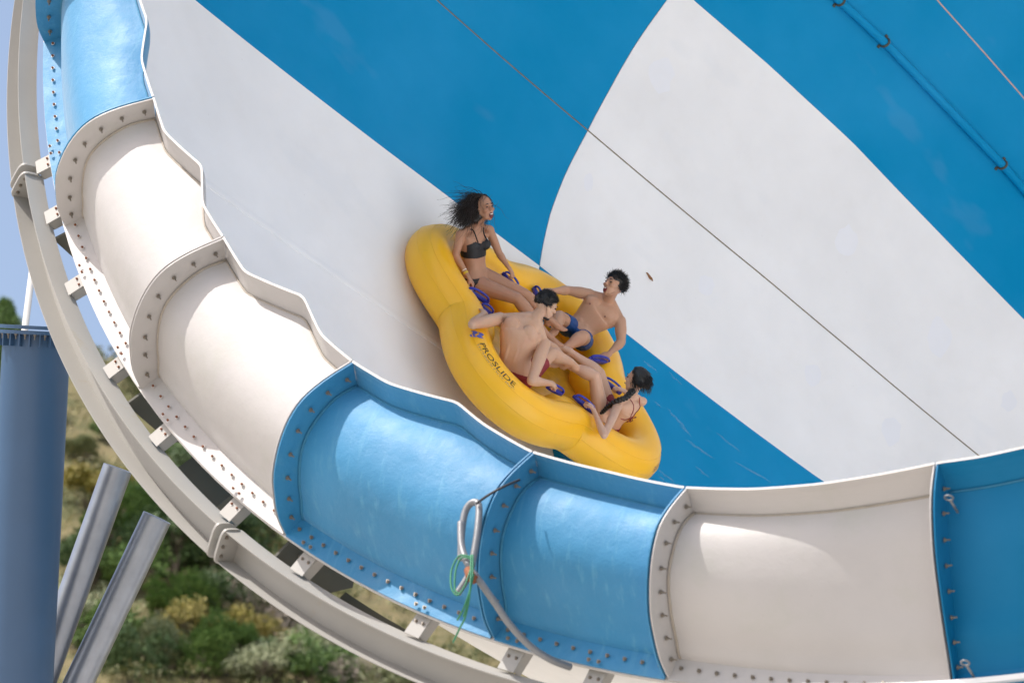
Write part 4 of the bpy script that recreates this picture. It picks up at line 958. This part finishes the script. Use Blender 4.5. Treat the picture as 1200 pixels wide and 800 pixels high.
BUSH = [
 (112, 600, 3.0, 1.5, 'yellow', 0, 'yellowish bush between the thick column and the first strut'),
 (165, 655, 3.2, 2.3, 'green', 1, 'bright green bush showing between the tops of the two struts'),
 (150, 700, 2.6, 1.8, 'green', 2, 'green bush seen between the two struts at mid height'),
 (232, 700, 5.0, 3.6, 'dark', 0, 'large dark evergreen shrub under the splice of the curved beam'),
 (190, 690, 3.4, 2.8, 'dark', 1, 'dark shrub behind the upper end of the second strut'),
 (300, 742, 3.0, 2.2, 'twiggy', 0, 'grey leafless brush right of the dark evergreen shrub'),
 (340, 775, 3.2, 2.4, 'twiggy', 1, 'grey leafless brush just below the curved beam'),
 (225, 765, 2.4, 1.5, 'yellow', 1, 'yellow green bush below the dark shrub'),
 (262, 790, 2.6, 1.6, 'green', 3, 'green bush at the bottom edge beside the grey brush'),
 (190, 790, 2.4, 1.5, 'olive', 1, 'pale olive bush at the bottom edge right of the second strut'),
 (300, 812, 2.6, 1.5, 'olive', 2, 'pale olive bush at the bottom edge under the grey brush'),
 (375, 815, 2.8, 1.7, 'green', 1, 'leafy green bush at the bottom edge below the beam'),
 (150, 800, 2.4, 1.6, 'dark', 2, 'dark bush at the bottom edge beside the second strut foot'),
 (420, 822, 2.8, 1.6, 'twiggy', 1, 'dry brown brush at the bottom edge right of the leafy green bush'),
 (100, 690, 2.6, 2.2, 'dark', 3, 'dark bush between the thick column and the first strut'),
 (90, 760, 2.4, 1.9, 'olive', 0, 'dull olive bush low between the column and the first strut'),
 (225, 592, 2.6, 2.0, 'dark', 2, 'dark green shrub framed between the curved beam and the rim'),
 (165, 476, 3.2, 1.6, 'olive', 1, 'olive bush high on the hill seen through the upper gap of the rim frame'),
 (300, 640, 2.2, 1.5, 'green', 2, 'green shrub seen through the lower gap of the rim frame'),
 (250, 560, 2.0, 1.4, 'green', 0, 'light green shrub in the middle gap of the rim frame'),
 (4, 520, 3.0, 2.2, 'green', 3, 'green bush at the left picture edge behind the thick column'),
 (95, 540, 1.8, .9, 'olive', 2, 'small olive tuft in the dry grass beside the thick column'),
 (118, 770, 2.2, 1.6, 'green', 0, 'green bush between the lower ends of the two struts'),
 (270, 600, 2.2, 1.3, 'yellow', 1, 'yellowish shrub right of the dark shrub in the frame gap'),
 (470, 835, 2.8, 1.6, 'olive', 0, 'pale bush at the bottom edge under the end of the visible beam'),
 (118, 655, 2.6, 1.6, 'green', 3, 'leafy green bush just left of the first strut near its top'),
 (205, 740, 2.8, 1.7, 'green', 0, 'mid green bush right of the second strut below the dark shrub'),
 (255, 735, 2.6, 1.9, 'dark', 1, 'dark green bush between the dark shrub and the grey brush'),
 (330, 735, 2.6, 2.2, 'olive', 1, 'olive grey bush behind the grey leafless brush'),
 (285, 775, 2.4, 1.5, 'yellow', 0, 'yellow flowering bush in front of the grey brush'),
 (235, 800, 2.4, 1.5, 'green', 1, 'bright green bush at the bottom edge right of the pale olive bush'),
 (340, 805, 2.4, 1.4, 'dark', 3, 'dark low bush at the bottom edge below the beam'),
 (385, 795, 2.4, 1.6, 'olive', 3, 'greyish bush tucked under the lower edge of the beam'),
 (130, 520, 1.8, 1.0, 'green', 1, 'small green bush on the dry slope beside the curved beam'),
 (200, 640, 3.2, 2.2, 'dark', 3, 'dark shrub right behind the top of the second strut'),
 (190, 560, 2.4, 1.6, 'green', 3, 'green bush showing just above the beam left of the middle bracket'),
]
for b_ in BUSH: bush(*b_)
# ridge pine
p = at(-4, 440, 188); tz = gh(p.x, p.y)
pine = empty('pine_tree', Matrix.Translation((p.x, p.y, tz)), label='dark green tree on the ridge at the left edge against the sky', category='tree')
top = at(6, 336, 188).z-tz
obj('trunk', mesh('trunk', *tube([V((0, 0, -.3)), V((0, 0, top*.6)), V((0, 0, top*.97))], [.16, .09, .02], 8), M_TWIG, True), pine)
rnd = random.Random(3); P_ = [[], []]
for i in range(15000):
    h = rnd.random()**.8; rr = (1-h)**.6*2.3*(.55+.45*noise.noise(V((h*7, i % 7, 0))))+.12; a = rnd.uniform(0, 2*PI); q = rnd.uniform(.3, 1)**.5
    p = V((math.cos(a)*rr*q, math.sin(a)*rr*q, top*(.12+.88*h)+rnd.gauss(0, .08))); a_ = V((rnd.gauss(0, 1), rnd.gauss(0, 1), rnd.gauss(.4, .6))).normalized(); b2 = a_.orthogonal().normalized(); s = .085
    n = len(P_[0]); P_[0] += [p-a_*s, p+b2*s*.35, p+a_*s, p-b2*s*.35]; P_[1].append((n, n+1, n+2, n+3))
obj('crown', mesh('crown', *P_, LM['green']), pine)
# grass and low scrub, one uncountable cover
rnd = random.Random(8); gvs, gfs = [], []
for i in range(60000):
    x = rnd.uniform(-30, 14); y = rnd.uniform(128, 192); 
    if noise.noise(V((x*.25, y*.25, 9)))+rnd.uniform(-.5, .5) < -.1: continue
    z = gh(x, y); h = rnd.uniform(.12, .45); w = rnd.uniform(.015, .04); a = rnd.uniform(0, PI); dx, dy = math.cos(a)*w, math.sin(a)*w; lx_, ly_ = rnd.gauss(0, .12), rnd.gauss(0, .12)
    n = len(gvs); gvs += [(x-dx, y-dy, z-.03), (x+dx, y+dy, z-.03), (x+lx_, y+ly_, z+h)]; gfs.append((n, n+1, n+2))
obj('hillside_grass', mesh('hillside_grass', gvs, gfs, LM['grass']), kind='stuff', label='dry yellow and green grass covering the hillside', category='grass')
sv, sf = leaf_cloud(77, 80, .11, (1, 1, 1)); SV, SF = [], []
for i in range(1500):
    x = rnd.uniform(-30, 14); y = rnd.uniform(130, 190); z = gh(x, y)
    if noise.noise(V((x*.12, y*.16, 5))) < -.22: continue
    w = rnd.uniform(.35, 1.2); h = rnd.uniform(.35, 1.0); a = rnd.uniform(0, 6); ca, sa = math.cos(a)*w, math.sin(a)*w; n = len(SV)
    SV += [(x+v.x*ca-v.y*sa, y+v.x*sa+v.y*ca, z+v.z*h) for v in sv]; SF += [tuple(k+n for k in f) for f in sf]
LM['scrub'] = leafm('scrub leaves', (.09, .14, .05), (.18, .20, .09), (.32, .30, .17))
obj('low_scrub', mesh('low_scrub', SV, SF, LM['scrub']), kind='stuff', label='low olive scrub scattered over the hillside', category='scrub')
